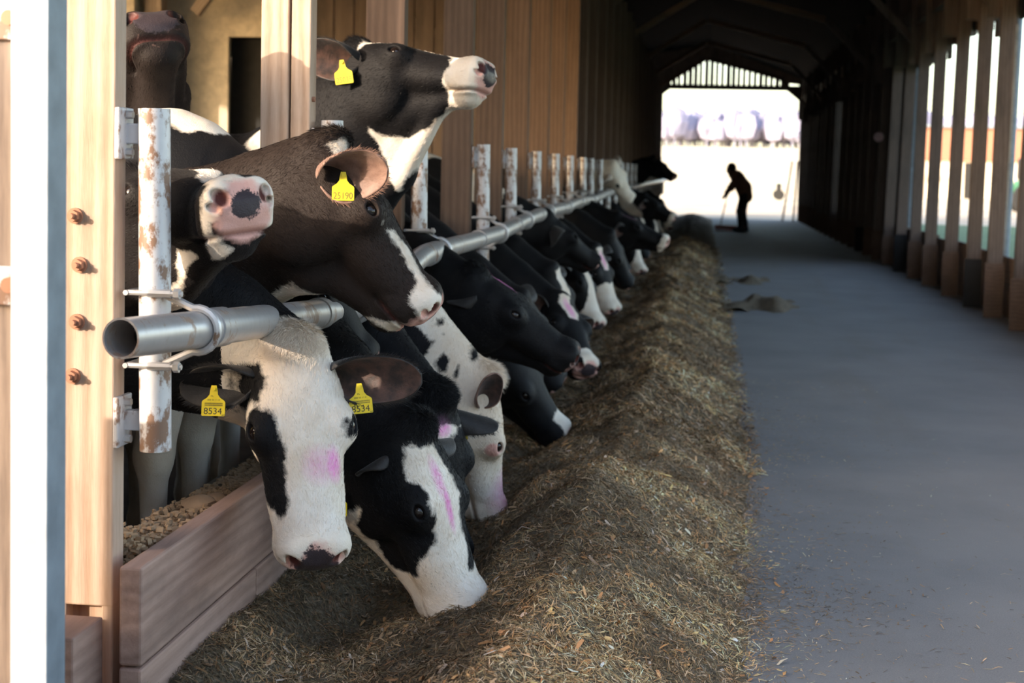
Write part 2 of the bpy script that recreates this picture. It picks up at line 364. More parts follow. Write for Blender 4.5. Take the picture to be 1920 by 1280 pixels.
for (y, l) in ((3.1, .10), (4.02, .05), (5.62, .08), (6.9, .12), (8.3, .1), (9.4, .1), (10.9, .1)):
    a, b = rail_at(y), rail_at(y+l); MB().tube([a, b], .0445, 28).build('sleeve', M['rail'], e, smooth=True)

# --- manger boards (two courses, five lengths)
y = 2.91; k = 0
lens = [1.13, 1.76, 1.75, 2.35, 2.6, 3.8, 4, 5, 5, 6, 6.5]
for L in lens:
    for c, (z0, z1) in enumerate(((0.245, 0.455), (0.03, 0.24))):
        off = 0.0 if c == 0 else 0.32*(k > 0)
        o = MB().box((-1.185, y-off, z0), (-1.135, y+L-.006-(0.32 if c and k < 10 else 0)*(1), z1)).build('manger_board', M['wood_board'], bevel=.006)
        tag(o, ('near upper pinkish stained manger board under the white-faced cow' if c == 0 else 'near lower pinkish stained manger board half buried in feed') if k == 0 else ('second upper manger board, behind the white-faced cow\'s muzzle' if c == 0 else 'second lower manger board, its near end beside the white-faced cow\'s jaw') if k == 1 else 'manger board far along the feed front, hidden behind feeding heads', 'board', None if k < 2 else 'far manger boards')
    y += L; k += 1
o = MB().box((-1.36, 2.80, 0.03), (-1.235, 2.95, 0.335)).build('manger_board', M['wood_board'], bevel=.005); tag(o, 'short end board in front of the foot of the nearest post', 'board')
# ledge behind the boards with feed crumbs
o = MB().box((-1.36, 3.07, 0.0), (-1.187, 43, 0.40)).build('kerb_wall', plain('rough_concrete', (0.16, 0.13, 0.10), 0.9)); struct(o); o.name = 'trim_1'
w = MB(); rr = random.Random(4)
for i in range(1800):
    yy = 3.08+rr.random()**1.3*1.3; s = rr.uniform(.003, .009); xx = rr.uniform(-1.33, -1.2); zz = .402+rr.random()**2*.05*max(0, 1-(yy-3.1)/.8)+.004
    q = Matrix.Rotation(rr.uniform(0, 6.3), 3, 'Z')@Matrix.Rotation(rr.uniform(-.6, .6), 3, 'X')
    w.box((xx-s, yy-s*.6, zz), (xx+s, yy+s*.6, zz+rr.uniform(.003, .012)), rot=q)
tag(w.build('wood_chips', plain('pale_chips', (0.44, 0.30, 0.18), .9)), 'pale sunlit wood chips and feed crumbs on the ledge behind the near board', 'wood chips', kind='stuff')
for (bx, by, bz, s) in ((-1.26, 3.62, .40, .04), (-1.25, 3.72, .40, .028)):
    w = MB(); vs = []; n = 9
    for i in range(7):
        th = math.pi*i/6
        for j in range(n): q = 1+rr.uniform(-.22, .22); vs.append((bx+s*1.1*q*math.sin(th)*math.cos(6.283*j/n), by+s*1.3*q*math.sin(th)*math.sin(6.283*j/n), bz+s*.6*(1-math.cos(th)*1.0)*1))
    fs = [(i*n+j, i*n+(j+1) % n, (i+1)*n+(j+1) % n, (i+1)*n+j) for i in range(6) for j in range(n)]
    w.add(vs, fs); tag(w.build('feed_lump', plain('lump_feed', (0.40, 0.27, 0.17), .9), smooth=True), 'larger rough brown lump on the ledge behind the near board' if s > .03 else 'smaller rough brown lump on the ledge, behind the larger one', 'feed lump')

# --- near door jamb on the left edge of the frame
e = empty('door_jamb', (-1.2, 2.3, 0)); tag(e, 'overexposed white metal door strip with blue-grey side at the left edge', 'door jamb')
MB().box((-1.125, 2.30, 0), (-1.063, 2.304, 3.4)).build('front_strip', M['white_metal'], e)
MB().box((-1.067, 2.304, 0), (-1.063, 2.375, 3.4)).build('side_strip', M['grey_metal'], e)  # one metal strip; sun on front and shade on side put into colour
MB().box((-1.123, 2.304, 0), (-1.067, 2.37, 3.4)).build('core', M['wood_grey'], e)
o = MB().box((-1.36, 2.34, 0), (-1.13, 2.38, 3.4)).build('timber_upright', M['wood_grey'], bevel=.006); tag(o, 'weathered grey timber upright with bolted plates at the far left edge', 'timber')
for z, zz in ((1.53, 1.49), (1.09, 1.07)):
    e = empty('hinge_plate', (-1.15, 2.335, z)); tag(e, 'upper rusty bolted plate on the weathered upright' if z > 1.3 else 'lower rusty bolted plate on the weathered upright', 'plate')
    MB().box((-1.24, 2.33, z-.035), (-1.128, 2.339, z+.03)).build('plate', M['galv_rust'], e, bevel=.002)
    MB().tube([(-1.138, 2.331, z), (-1.138, 2.315, z)], .013, 12).build('bolt', M['rust'], e)

# --- walls, roof
def planks(name, x, y0, y1, z0, z1, mat, w=.19, th=.03, gap=.006, rag=0.0, skip=(), lean=0):
    b = MB(); y = y0
    while y < y1:
        if not any(a <= y < c for a, c in skip):
            b.box((x, y, z0-random.random()*rag), (x+th+random.uniform(0, .006), min(y+w-gap, y1), z1))
        y += w
    return b.build(name, mat)
struct(planks('wall_left', -1.42, 14.0, 43.3, 1.46, 3.9, M['wood_post'], .21, .03, .012, .02))
o = MB().box((-5.6, 2.5, 0), (-5.5, 5.6, 2.75)).box((-5.6, 5.6, 0), (-5.5, 13.8, 1.2)).box((-5.6, 13.8, 0), (-5.5, 16.2, 2.75)).box((-5.6, 18.4, 0), (-5.5, 43, 2.75))
prev = 2.5
for (a, b_) in ((4.0, 4.5), (4.75, 5.4), (5.6, 13.8), (16.5, 16.8), (21, 21.4), (60, 60)):  # unseen notches and open side cut to light posts and pens
    o.box((-5.6, prev, 2.75), (-5.5, min(a, 43), 4.1)); prev = b_
    if a < 50: o.box((-5.6, a, 2.75 if a != 5.6 else 3.4), (-5.5, b_, 3.5))
o = o.box((-5.6, 16.2, 2.55), (-5.5, 18.4, 2.75)).build('wall_outer_left', M['inner']); struct(o)
struct(MB().box((-5.75, 16.1, 0), (-5.7, 18.5, 2.6)).build('door_1', M['black']))  # black sheet standing in for the dark of the doorway
w = MB().box((-5.5, 14.3, 0), (-4.72, 14.36, 3.9)).box((-4.72, 14.3, 2.55), (-4.3, 14.36, 3.9)).box((-4.34, 14.3, 0), (-4.30, 14.36, 2.6)); struct(w.build('wall_cross', M['inner']))
struct(MB().box((-4.75, 14.5, 0), (-4.3, 14.55, 2.7)).build('door_2', M['black']))  # black sheet painting the darkness behind this doorway
for (y, x, c) in ((13.9, -5.35, 0), (10.6, -5.35, 1), (19.5, -5.3, 2)):
    o = MB().box((x-.08, y, 0), (x+.08, y+.16, 3.2)).build('inner_post', M['wood_grey']); tag(o, ['grey timber post inside the pens left of the dark doorway', 'grey timber post deep inside the pens, hidden by the first cows', 'grey timber post inside the pens, right of the dark doorway'][c], 'post')
o = MB().box((-.05, -.04, -.85), (.05, .04, .85)).build('brace', M['wood_grey']); o.location = (-4.95, 13.98, 2.75); o.rotation_euler = (0, R(38), 0); tag(o, 'slanting timber brace high inside the pens at upper left', 'brace')
struct(planks('wall_partition', 0, 0, 2.9, 0, 3.4, M['wood_dark'], .2, .03, .012)); w = bpy.data.objects['wall_partition']; w.rotation_euler = (0, 0, R(90)); w.location = (-2.9, 14.3, 0)
# unseen near gable left of the doorway; low wall and boards shaped to block sun
w = MB().box((-5.6, 2.42, 0), (-5.1, 2.5, 3.9)); w.box((-5.1, 2.42, 3.85), (-1.36, 2.5, 4.6))
w.add([(x, y_, z) for y_ in (2.42, 2.5) for (x, z) in ((-5.1, 0), (-2.08, 0), (-2.08, 1.22), (-5.1, 2.72))], [(0, 1, 2, 3), (7, 6, 5, 4), (0, 4, 5, 1), (1, 5, 6, 2), (2, 6, 7, 3), (3, 7, 4, 0)])
w.box((-1.83, 2.42, 0), (-1.285, 2.5, .96)); w.box((-1.745, 2.42, .8), (-1.43, 2.5, 3.9)); struct(w.build('wall_gable', M['wood_dark']))  # boards added to keep sun off muzzle and alley floor
# roof
def slab(name, p, y0, y1, mat, th=.06):
    vs = []; 
    for (x, z) in p: vs += [(x, y0, z), (x, y1, z), (x, y0, z+th), (x, y1, z+th)]
    fs = []
    for i in range(len(p)-1):
        a = 4*i; b = a+4; fs += [(a, b, b+1, a+1), (a+2, a+3, b+3, b+2), (a, a+2, b+2, b), (a+1, b+1, b+3, a+3)]
    return link(name, vs, fs, mat)
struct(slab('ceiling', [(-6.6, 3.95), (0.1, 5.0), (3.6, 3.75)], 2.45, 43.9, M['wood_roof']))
for k, y in enumerate(np.arange(5, 43, 5)):
    e = empty('roof_truss', (0.1, float(y), 3.6)); tag(e, 'roof truss under the ridge, its lower edge catching warm light' if k == 4 else 'roof truss nearer the far opening, its edge catching faint warm light' if k == 5 else 'dark roof truss hidden above the alley', 'truss', 'dark roof trusses' if k not in (4, 5) else None)
    P = [(-1.55, 3.35), (-0.02, 4.31), (1.9, 3.83), (2.7, 3.0)]
    for j in range(3):
        (xa, za), (xb, zb) = P[j], P[j+1]
        w = MB(); n = Vector((-(zb-za), 0, xb-xa)).normalized()*.09
        vs = []
        for yy in (y, y+.06): vs += [(xa, yy, za), (xb, yy, zb), (xb+n.x, yy, zb+n.z), (xa+n.x, yy, za+n.z)]
        w.add(vs, [(0, 1, 2, 3), (7, 6, 5, 4), (0, 4, 5, 1), (3, 2, 6, 7), (0, 3, 7, 4), (1, 5, 6, 2)]); w.build('chord' if j != 2 else 'knee_brace', M['truss'] if j != 2 else M['wood_dark'], e)
struct(slab('ceiling_lean_to', [(-8.6, 3.25), (-5.5, 3.85)], 1.9, 14.2, M['wood_roof']))  # unseen lean-to roof added to keep sun off the posts
# right-hand posts
def rlabel(i):
    return 'upright plank post of the open right-hand wall'
RY = [10.9, 12.05] + [13.2, 14.4, 15.5, 16.9, 18.4, 19.7, 21.1] + [22.5+1.33*k for k in range(16)]
rl = {2: 'plank post nearest the camera among those fully seen on the right wall', 3: 'plank post second from the right edge, beside the blue-grey downpipe', 4: 'plank post with a blackened foot, third from the right edge'}
for i, y in enumerate(RY):
    dark = i in (4, 8, 12)
    e = empty('wall_post', (2.76, y, 0)); tag(e, rl.get(i, rlabel(i)), 'post', None if i in rl else 'right wall plank posts')
    w = MB(); ln = .018+random.uniform(-.006, .006)
    w.box((2.67, y, 0), (2.67+.14, y+.06, 3.95), rot=Matrix.Rotation(ln, 3, 'Y'), c=(2.7, y, 0)); w.build('plank', M['wood_dark'], e, bevel=.004)
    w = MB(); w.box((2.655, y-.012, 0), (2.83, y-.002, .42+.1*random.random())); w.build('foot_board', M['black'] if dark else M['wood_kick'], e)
    w = MB(); w.box((2.60, y+.065, 2.75+random.random()*.25), (2.9, y+.10, 3.95), jit=.02); w.build('head_board', M['wood_dark'], e)
for i in range(24):
    y = 10.9+i*1.33; 
    if y > 42: break
    o = MB().box((2.88, y, 0), (2.915, y+1.31, .30)).box((2.885, y, .305), (2.92, y+1.32, .585+random.uniform(-.02, .02))).build('kick_board', M['wood_kick'], bevel=.004); tag(o, 'brown kick board between the feet of the right-hand posts', 'board', 'kick boards of the right wall')
struct(planks('wall_right', 2.93, 22.6, 43.3, 0, 3.95, M['wood_dark'], .2, .03, .008, 0, skip=((31.5, 31.75),)))
struct(planks('wall_right_upper', 2.93, 2.5, 22.6, 3.0, 3.95, M['wood_dark'], .2, .03, .008, .25))
struct(MB().box((2.66, 2.5, 3.3), (2.9, 43, 3.5)).build('trim_2', M['wood_dark']))
struct(MB().box((2.9, 2.5, 0), (2.96, 10.9, .58)).build('trim_3', M['wood_kick']))
# end wall: cheeks, lintel, chamfers, gable slats
w = MB().box((-6.2, 43.3, 0), (-1.47, 43.42, 4.2)).box((2.70, 43.3, 0), (3.6, 43.42, 4.2)).box((-1.6, 43.3, 3.72), (2.9, 43.42, 3.86))
for (x, s) in ((-1.47, 1), (2.70, -1)): w.add([(x, 43.31, 3.4), (x+s*.45, 43.31, 3.75), (x, 43.31, 3.75), (x, 43.41, 3.4), (x+s*.45, 43.41, 3.75), (x, 43.41, 3.75)], [(0, 1, 2), (3, 5, 4), (0, 3, 4, 1)])
struct(w.build('wall_end', M['wood_dark']))
w = MB(); x = -1.15
while x < 2.4:
    w.box((x, 43.32, 3.84), (x+random.uniform(.09, .125), 43.35, 4.75)); x += .155
w.add([(x_, y_, z_) for y_ in (43.28, 43.31) for (x_, z_) in ((-6.4, 3.8), (-1.15, 3.86), (-.02, 4.62), (2.35, 3.92), (3.5, 3.8), (3.5, 4.3), (.1, 5.1), (-6.4, 4.1))], [(0, 1, 2, 7), (2, 6, 7), (2, 3, 5, 6), (3, 4, 5), (8, 15, 10, 9), (10, 15, 14), (10, 14, 13, 11), (11, 13, 12)])
struct(w.build('wall_end_gable', M['wood_grey']))
# unseen wall added behind the camera to cast shade over the alley
struct(MB().box((-9.92, -5.6, 0), (9, -5.2, 4.6)).build('wall_neighbour', M['inner']))
# round sign, downpipes, leaning poles
e = empty('round_sign', (2.70, 23.82, 1.93)); tag(e, 'small round pinkish sign on the shaded right wall', 'sign')
MB().tube([(2.70, 23.83, 1.93), (2.70, 23.81, 1.93)], .075, 24).build('disc', plain('pale_pink_sign', (0.62, 0.42, 0.45), .5), e)
for k, (y, x, z0, z1) in enumerate(((15.0, 2.96, .5, 3.4), (22.2, 3.0, .55, 2.9))):
    e = empty('downpipe', (x, y, z0)); tag(e, ['blue-grey downpipe showing between the right-hand posts', 'thin blue-grey downpipe farther along the right-hand posts'][k], 'pipe')
    MB().tube([(x-.02, y, z0-.5), (x+.04, y, z1)], .04, 14).build('tube', M['grey_metal'], e, smooth=True)
    MB().tube([(x, y, 1.4), (x, y, 1.44)], .047, 14).build('joint', M['grey_metal'], e)
for k, (xa, xb) in enumerate(((2.22, 2.50), (2.52, 2.66))):
    o = MB().tube([(xa, 42.2, 0), (xb, 43.2, 1.7)], .028, 10).build('pole', M['wood_grey'], smooth=True); tag(o, ['pale pole leaning at the right side of the far opening, its foot farther out', 'pale pole leaning close beside the other by the far opening, its foot nearer the wall'][k], 'pole')

# ------------------------------------------------------------------ outside
w = MB(); rr = random.Random(9)
for i in range(560):
    x = -70+i*.34+rr.uniform(-.5, .5); y = 262+rr.uniform(-8, 8); h = rr.uniform(4.5, 7.2); z = 6.0
    w.tube([(x, y, z), (x+rr.uniform(-.2, .2), y, z+h*.9)], [.16, .05], 6)
    for j in range(9):
        a = rr.uniform(0, 6.3); zz = z+h*rr.uniform(.3, .85); l = h*rr.uniform(.18, .32); w.tube([(x, y, zz), (x+math.cos(a)*l, y+math.sin(a)*l, zz+l*.9)], [.09, .03], 4, cap=False)
    n = 7
    vs = []
    for i2 in range(5):
        th = math.pi*i2/4
        for j in range(n): q = rr.uniform(.7, 1.25); vs.append((x+2.0*q*math.sin(th)*math.cos(6.283*j/n), y+1.8*q*math.sin(th)*math.sin(6.283*j/n), z+h*.55-h*.42*math.cos(th)))
    w.add(vs, [(i2*n+j, i2*n+(j+1) % n, (i2+1)*n+(j+1) % n, (i2+1)*n+j) for i2 in range(4) for j in range(n)])
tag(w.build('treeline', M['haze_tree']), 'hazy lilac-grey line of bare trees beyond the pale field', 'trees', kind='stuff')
red = plain('red_paint', (0.45, 0.09, 0.05), .6); cream = plain('cream_render', (0.75, 0.66, 0.52), .8); green = plain('green_paint', (0.03, 0.16, 0.08), .5)
e = empty('farm_shed', (13.5, 84, 0)); tag(e, 'blurred cream shed with red-brown upper band seen between the right-hand posts', 'shed')
MB().box((11.6, 84, 0), (19.5, 90, 2.3)).build('wall', cream, e); MB().box((11.5, 83.8, 2.3), (19.6, 90.2, 4.1)).build('upper_cladding', plain('red_brown_cladding', (0.38, 0.16, 0.10), .7), e)
MB().box((11.3, 83.6, 4.1), (19.8, 90.4, 4.25)).build('roof', M['grey_metal'], e); MB().box((11.6, 83.9, 0), (12.0, 84, 2.3)).build('door', red, e)
MB().box((14.2, 83.93, .2), (15.0, 84, 2.2)).build('door', M['black'], e)
for k, x in enumerate((11.5, 12.35, 13.25)):  # white globes made up to paint three blurred bright spots
    e = empty('lamp', (x, 83.5, 1.5)); tag(e, ['round white lamp against the red door of the far shed', 'round white lamp, middle one of three on the far shed', 'round white lamp, rightmost of three on the far shed'][k], 'lamp')
    vs = []; n = 14
    for i in range(9):
        th = math.pi*i/8
        for j in range(n): vs.append((x+.2*math.sin(th)*math.cos(6.283*j/n), 83.5+.2*math.sin(th)*math.sin(6.283*j/n), 1.5-.2*math.cos(th)))
    MB().add(vs, [(i*n+j, i*n+(j+1) % n, (i+1)*n+(j+1) % n, (i+1)*n+j) for i in range(8) for j in range(n)]).build('globe', M['white_metal'], e, smooth=True)
    MB().box((x-.03, 83.5, 1.46), (x+.03, 84, 1.52)).build('arm', M['galv'], e)
def wheel(x, y, z, r, w_, e):
    MB().tube([(x, y-w_/2, z), (x, y+w_/2, z)], r, 24).build('wheel', M['black'], e)
e = empty('farm_machine', (13.2, 62, 0)); tag(e, 'dark green farm machine on the lawn at the right edge', 'machine')
MB().box((12.6, 61.5, .6), (14.4, 63, 1.3)).build('body', green, e, bevel=.1); MB().box((12.7, 61.6, 1.3), (13.5, 62.9, 2.2)).build('cab', M['black'], e, bevel=.1)
MB().tube([(14.1, 62.2, 1.3), (14.1, 62.2, 2.0)], .05, 8).build('exhaust', M['black'], e)
for x, r in ((12.9, .6), (14.2, .4)): wheel(x, 61.4, r, r, .3, e); wheel(x, 63.1, r, r, .3, e)
e = empty('trailer', (3.5, 72, 0)); tag(e, 'small green wedge-shaped trailer in the bright yard beyond the far opening', 'trailer')
MB().add([(3.25, 72, .9), (4.1, 72, .9), (3.25, 72, 1.85), (3.25, 73, .9), (4.1, 73, .9), (3.25, 73, 1.85), (4.1, 72, 1.15), (4.1, 73, 1.15)], [(0, 1, 6, 2), (3, 5, 7, 4), (0, 2, 5, 3), (1, 4, 7, 6), (2, 6, 7, 5), (0, 3, 4, 1)]).build('hopper', plain('faded_green', (.33, .42, .38), .7), e)  # distance haze put into the pale hopper green
wheel(3.6, 71.9, .35, .25, .15, e); wheel(3.6, 73.1, .35, .25, .15, e); MB().box((3.5, 72.1, .45), (3.7, 72.9, .9)).build('chassis', M['black'], e)
for k, (x, y, h) in enumerate(((15.5, 66, 4.2), (24, 100, 7.5))):
    e = empty('evergreen_tree', (x, y, 0)); tag(e, ['green tree at the right edge, seen past the last post', 'green tree farther off behind the shed'][k], 'tree')
    MB().tube([(x, y, 0), (x, y, h*.5)], .16, 10).build('trunk', M['wood_dark'], e)
    vs = []; n = 16; rr = random.Random(k)
    for i in range(12):
        th = math.pi*i/11
        for j in range(n): q = rr.uniform(.7, 1.2); vs.append((x+h*.3*q*math.sin(th)*math.cos(6.283*j/n), y+h*.3*q*math.sin(th)*math.sin(6.283*j/n), h*.6-h*.38*math.cos(th)))
    MB().add(vs, [(i*n+j, i*n+(j+1) % n, (i+1)*n+(j+1) % n, (i+1)*n+j) for i in range(11) for j in range(n)]).build('foliage', M['lawn'], e)

# ================================================================== feed pile and scattered straw
def np_mesh(name, V, Fq, mats, parent=None, attrs=None, smooth=False, tri=False):
    V = np.asarray(V, np.float32); Fq = np.asarray(Fq, np.int32); k = Fq.shape[1]
    off = wpos(parent) if parent is not None else Vector((0, 0, 0))
    me = bpy.data.meshes.new(name); me.vertices.add(len(V)); me.vertices.foreach_set('co', (V-np.array(off, np.float32)).ravel())
    me.loops.add(Fq.size); me.loops.foreach_set('vertex_index', Fq.ravel()); me.polygons.add(len(Fq))
    me.polygons.foreach_set('loop_start', np.arange(0, Fq.size, k)); me.polygons.foreach_set('loop_total', np.full(len(Fq), k))
    for x in mats: me.materials.append(x)
    if smooth: me.polygons.foreach_set('use_smooth', np.ones(len(Fq), bool))
    for n, (typ, a) in (attrs or {}).items():
        at = me.attributes.new(n, typ, 'POINT')
        at.data.foreach_set('color' if typ == 'FLOAT_COLOR' else 'value', np.asarray(a, np.float32).ravel())
    me.update(); me.validate()
    o = bpy.data.objects.new(name, me); COL.objects.link(o)
    if parent is not None: o.parent = parent
    return o
MUZ = [(-0.62, 3.90), (-0.88, 3.75), (-0.70, 5.05), (-0.66, 6.45), (-0.60, 7.6), (-0.66, 4.5), (-0.62, 11.2), (-0.57, 12.9), (-0.6, 9.0), (-0.62, 10.1), (-0.6, 14.6), (-0.6, 16.2), (-.6, 18), (-.6, 21)]
def hz(x, y):
    x = np.asarray(x, float); y = np.asarray(y, float); p = np.stack([x, y, 0*x], -1).reshape(-1, 3)
    sh = np.interp(y, [3.3, 5, 7.5], [.13, .08, 0]); x0 = x; x = np.where(x > -.5, x+sh, x+sh*np.clip((x+1.1)/.6, 0, 1))
    prof = np.interp(x, [-1.2, -1.05, -.85, -.62, -.42, -.25, -.08, .08, .2, .32], [.14, .13, .105, .12, .19, .235, .17, .07, .015, -.02])
    amp = np.interp(x, [-1.2, -.9, -.3, .1, .3], [.5, .8, 1, .6, .1])
    prof = prof*np.interp(y, [2.5, 3.6, 5, 9, 20, 40], [.92, 1.0, 1.05, 1.05, .8, .6])
    n = (fbm(p, 2.6, 4)*.085+fbm(p+9, 9, 3)*.05).reshape(x.shape)
    h = prof+n*amp
    for (mx, my) in MUZ: h = h-.07*np.exp(-(((x-mx)/.17)**2+((y-my)/.22)**2))
    # loose feed heaped against the near boards
    h = h+.05*np.exp(-(((x+1.1)/.12)**2))*np.interp(y, [3.2, 3.6, 4.2, 5], [1, .8, .2, 0])
    return np.maximum(h, np.where(x < .08, .010, -.02))
ys = np.concatenate([np.arange(2.7, 7, .014), np.arange(7, 14, .035), np.arange(14, 42.9, .12)]); xs = np.arange(-1.134, .33, .014)
X, Y = np.meshgrid(xs, ys); Z = hz(X, Y); nx = len(xs); V = np.stack([X, Y, Z], -1).reshape(-1, 3)
i = (np.arange(len(ys)-1)[:, None]*nx+np.arange(nx-1)[None]).ravel(); F_ = np.stack([i, i+1, i+nx+1, i+nx], -1)
pile = empty('feed_pile', (-.5, 3, 0)); tag(pile, 'long heap of brown chopped hay feed lying along the cows in the alley', 'feed', kind='stuff')
np_mesh('heap', V, F_, [M['feed']], pile, smooth=True)['kind'] = 'stuff'
PAL = np.array([(.44, .34, .20), (.55, .45, .30), (.30, .23, .12), (.20, .155, .08), (.36, .31, .17), (.13, .10, .055), (.64, .56, .42), (.25, .22, .12), (.10, .085, .05), (.48, .30, .14)])
def blades(name, n, xr, yr, ybias, lmin, lmax, w, lift, parent, thin=None, pal=PAL, flat=False):
    x = rng.uniform(*xr, n); u = rng.random(n)**ybias; y = yr[0]+(yr[1]-yr[0])*u
    if thin is not None:
        keep = rng.random(n) < thin(x, y); x, y = x[keep], y[keep]; n = len(x)
    z = np.maximum(hz(x, y), 0.001)+rng.random(n)*lift; e = .012
    gx = (hz(x+e, y)-hz(x-e, y))/(2*e); gy = (hz(x, y+e)-hz(x, y-e))/(2*e); on = (hz(x, y) > 0.002)
    gx, gy = gx*on, gy*on
    a = rng.uniform(0, 2*math.pi, n); L = rng.uniform(lmin, lmax, n)*rng.choice([.6, 1, 1, 1.5], n); pit = rng.normal(0, .10 if flat else .30, n)
    dx, dy = np.cos(a), np.sin(a); dz = gx*dx+gy*dy+pit; D = np.stack([dx, dy, dz], -1); D /= np.linalg.norm(D, axis=1)[:, None]
    Nn = np.stack([-gx, -gy, np.ones(n)], -1)+rng.normal(0, .35, (n, 3)); S = np.cross(D, Nn); S /= np.linalg.norm(S, axis=1)[:, None]+1e-9
    C_ = np.stack([x, y, z], -1); Wd = (w*rng.uniform(.5, 1.6, n))[:, None]; Lh = (L/2)[:, None]
    bend = np.cross(S, D)*(L*rng.normal(0, .10, n))[:, None]
    P0 = C_-D*Lh; P1 = C_+bend; P2 = C_+D*Lh
    V = np.stack([P0-S*Wd*.7, P0+S*Wd*.7, P1-S*Wd, P1+S*Wd, P2-S*Wd*.5, P2+S*Wd*.5], 1).reshape(-1, 3)
    V[:, 2] = np.maximum(V[:, 2], .002)
    b = np.arange(n)*6; F_ = np.concatenate([np.stack([b, b+1, b+3, b+2], -1), np.stack([b+2, b+3, b+5, b+4], -1)])
    c = pal[rng.integers(0, len(pal), n)]*rng.uniform(.65, 1.25, (n, 1))
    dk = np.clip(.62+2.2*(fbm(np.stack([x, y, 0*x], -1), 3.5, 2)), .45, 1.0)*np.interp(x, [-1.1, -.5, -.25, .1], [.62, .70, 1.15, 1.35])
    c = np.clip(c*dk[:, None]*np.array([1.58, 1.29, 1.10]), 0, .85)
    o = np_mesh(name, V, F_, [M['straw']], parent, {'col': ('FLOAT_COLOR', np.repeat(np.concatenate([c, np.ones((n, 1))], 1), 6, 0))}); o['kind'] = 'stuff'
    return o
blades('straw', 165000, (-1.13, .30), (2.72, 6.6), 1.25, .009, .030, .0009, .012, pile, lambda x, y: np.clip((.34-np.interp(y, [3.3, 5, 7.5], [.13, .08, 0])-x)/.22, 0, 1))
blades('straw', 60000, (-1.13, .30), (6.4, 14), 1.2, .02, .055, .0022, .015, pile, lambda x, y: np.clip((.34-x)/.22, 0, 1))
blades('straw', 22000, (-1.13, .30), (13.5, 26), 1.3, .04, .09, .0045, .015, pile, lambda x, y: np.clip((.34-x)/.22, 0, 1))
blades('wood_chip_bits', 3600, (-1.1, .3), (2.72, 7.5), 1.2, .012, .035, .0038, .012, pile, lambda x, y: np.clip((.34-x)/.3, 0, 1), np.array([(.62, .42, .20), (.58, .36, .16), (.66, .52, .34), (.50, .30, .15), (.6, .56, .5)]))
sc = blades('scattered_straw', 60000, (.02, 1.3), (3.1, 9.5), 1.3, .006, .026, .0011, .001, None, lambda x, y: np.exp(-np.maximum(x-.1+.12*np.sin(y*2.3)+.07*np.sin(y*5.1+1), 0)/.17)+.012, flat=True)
tag(sc, 'loose straw bits scattered over the asphalt beside the heap', 'straw', kind='stuff')
for k, (x, y, s) in enumerate(((.42, 18.3, .42), (.55, 14.8, .42))):
    n = 40; V = []; F_ = []; rr = random.Random(k)
    g = 26
    for i in range(g+1):
        for j in range(g+1):
            u, v = i/g*2-1, j/g*2-1; r = math.hypot(u, v); V.append((x+u*s, y+v*s*1.6, max(-.012, .05*(1-r*r)*(1+rr.uniform(-.3, .3))+.16*float(vnoise(np.array([[u*2.2+k*9, v*2.2, 3.]]))[0])-.012))) 
    i = (np.arange(g)[:, None]*(g+1)+np.arange(g)[None]).ravel(); F_ = np.stack([i, i+g+1, i+g+2, i+1], -1)
    o = np_mesh('feed_clump', V, F_, [M['feed']]); tag(o, ['flattened clump of feed on the alley farther from the camera', 'flattened clump of feed on the alley nearer the camera'][k], 'feed clump', kind='stuff')

# ================================================================== cows (implicit surfaces turned into one continuous mesh each)
F32 = np.float32
def smin(a, b, k): 
    h = np.clip(.5+.5*(b-a)/k, 0, 1); return b*(1-h)+a*h-k*h*(1-h)
def smax(a, b, k): return -smin(-a, -b, k)
def cone(p, a, b, ra, rb):
    a = np.asarray(a, F32); b = np.asarray(b, F32); ba = b-a; t = np.clip(((p-a)@ba)/(ba@ba+1e-9), 0, 1)
    return np.linalg.norm(p-a-t[:, None]*ba, axis=1)-(ra+(rb-ra)*t)
def ell(p, c, r, Rm=None):
    q = p-np.asarray(c, F32)
    if Rm is not None: q = q@Rm
    r = np.asarray(r, F32); k0 = np.linalg.norm(q/r, axis=1); k1 = np.linalg.norm(q/(r*r), axis=1)+1e-6
    return k0*(k0-1)/k1
def loft(p, ys, top, bot, hw, n):
    y = p[:, 1]; T = np.interp(y, ys, top); B = np.interp(y, ys, bot); H = np.interp(y, ys, hw)
    c = (T+B)/2; b = np.maximum((T-B)/2, .004); H = np.maximum(H, .004)
    q = (np.abs(p[:, 0]/H)**n+np.abs((p[:, 2]-c)/b)**n)**(1/n)
    d = (q-1)*np.minimum(H, b); yo = np.maximum(np.maximum(ys[0]-y, y-ys[-1]), 0)
    return np.where(yo > 0, np.hypot(np.maximum(d, 0), yo), d)
HS = np.array([1.13, 1.0, 1.20], F32)   # the head is this much wider and deeper than the drawing numbers
ER = np.array(Matrix.Rotation(-R(28), 3, 'Y'), F32)   # the eye looks outward and a little forward
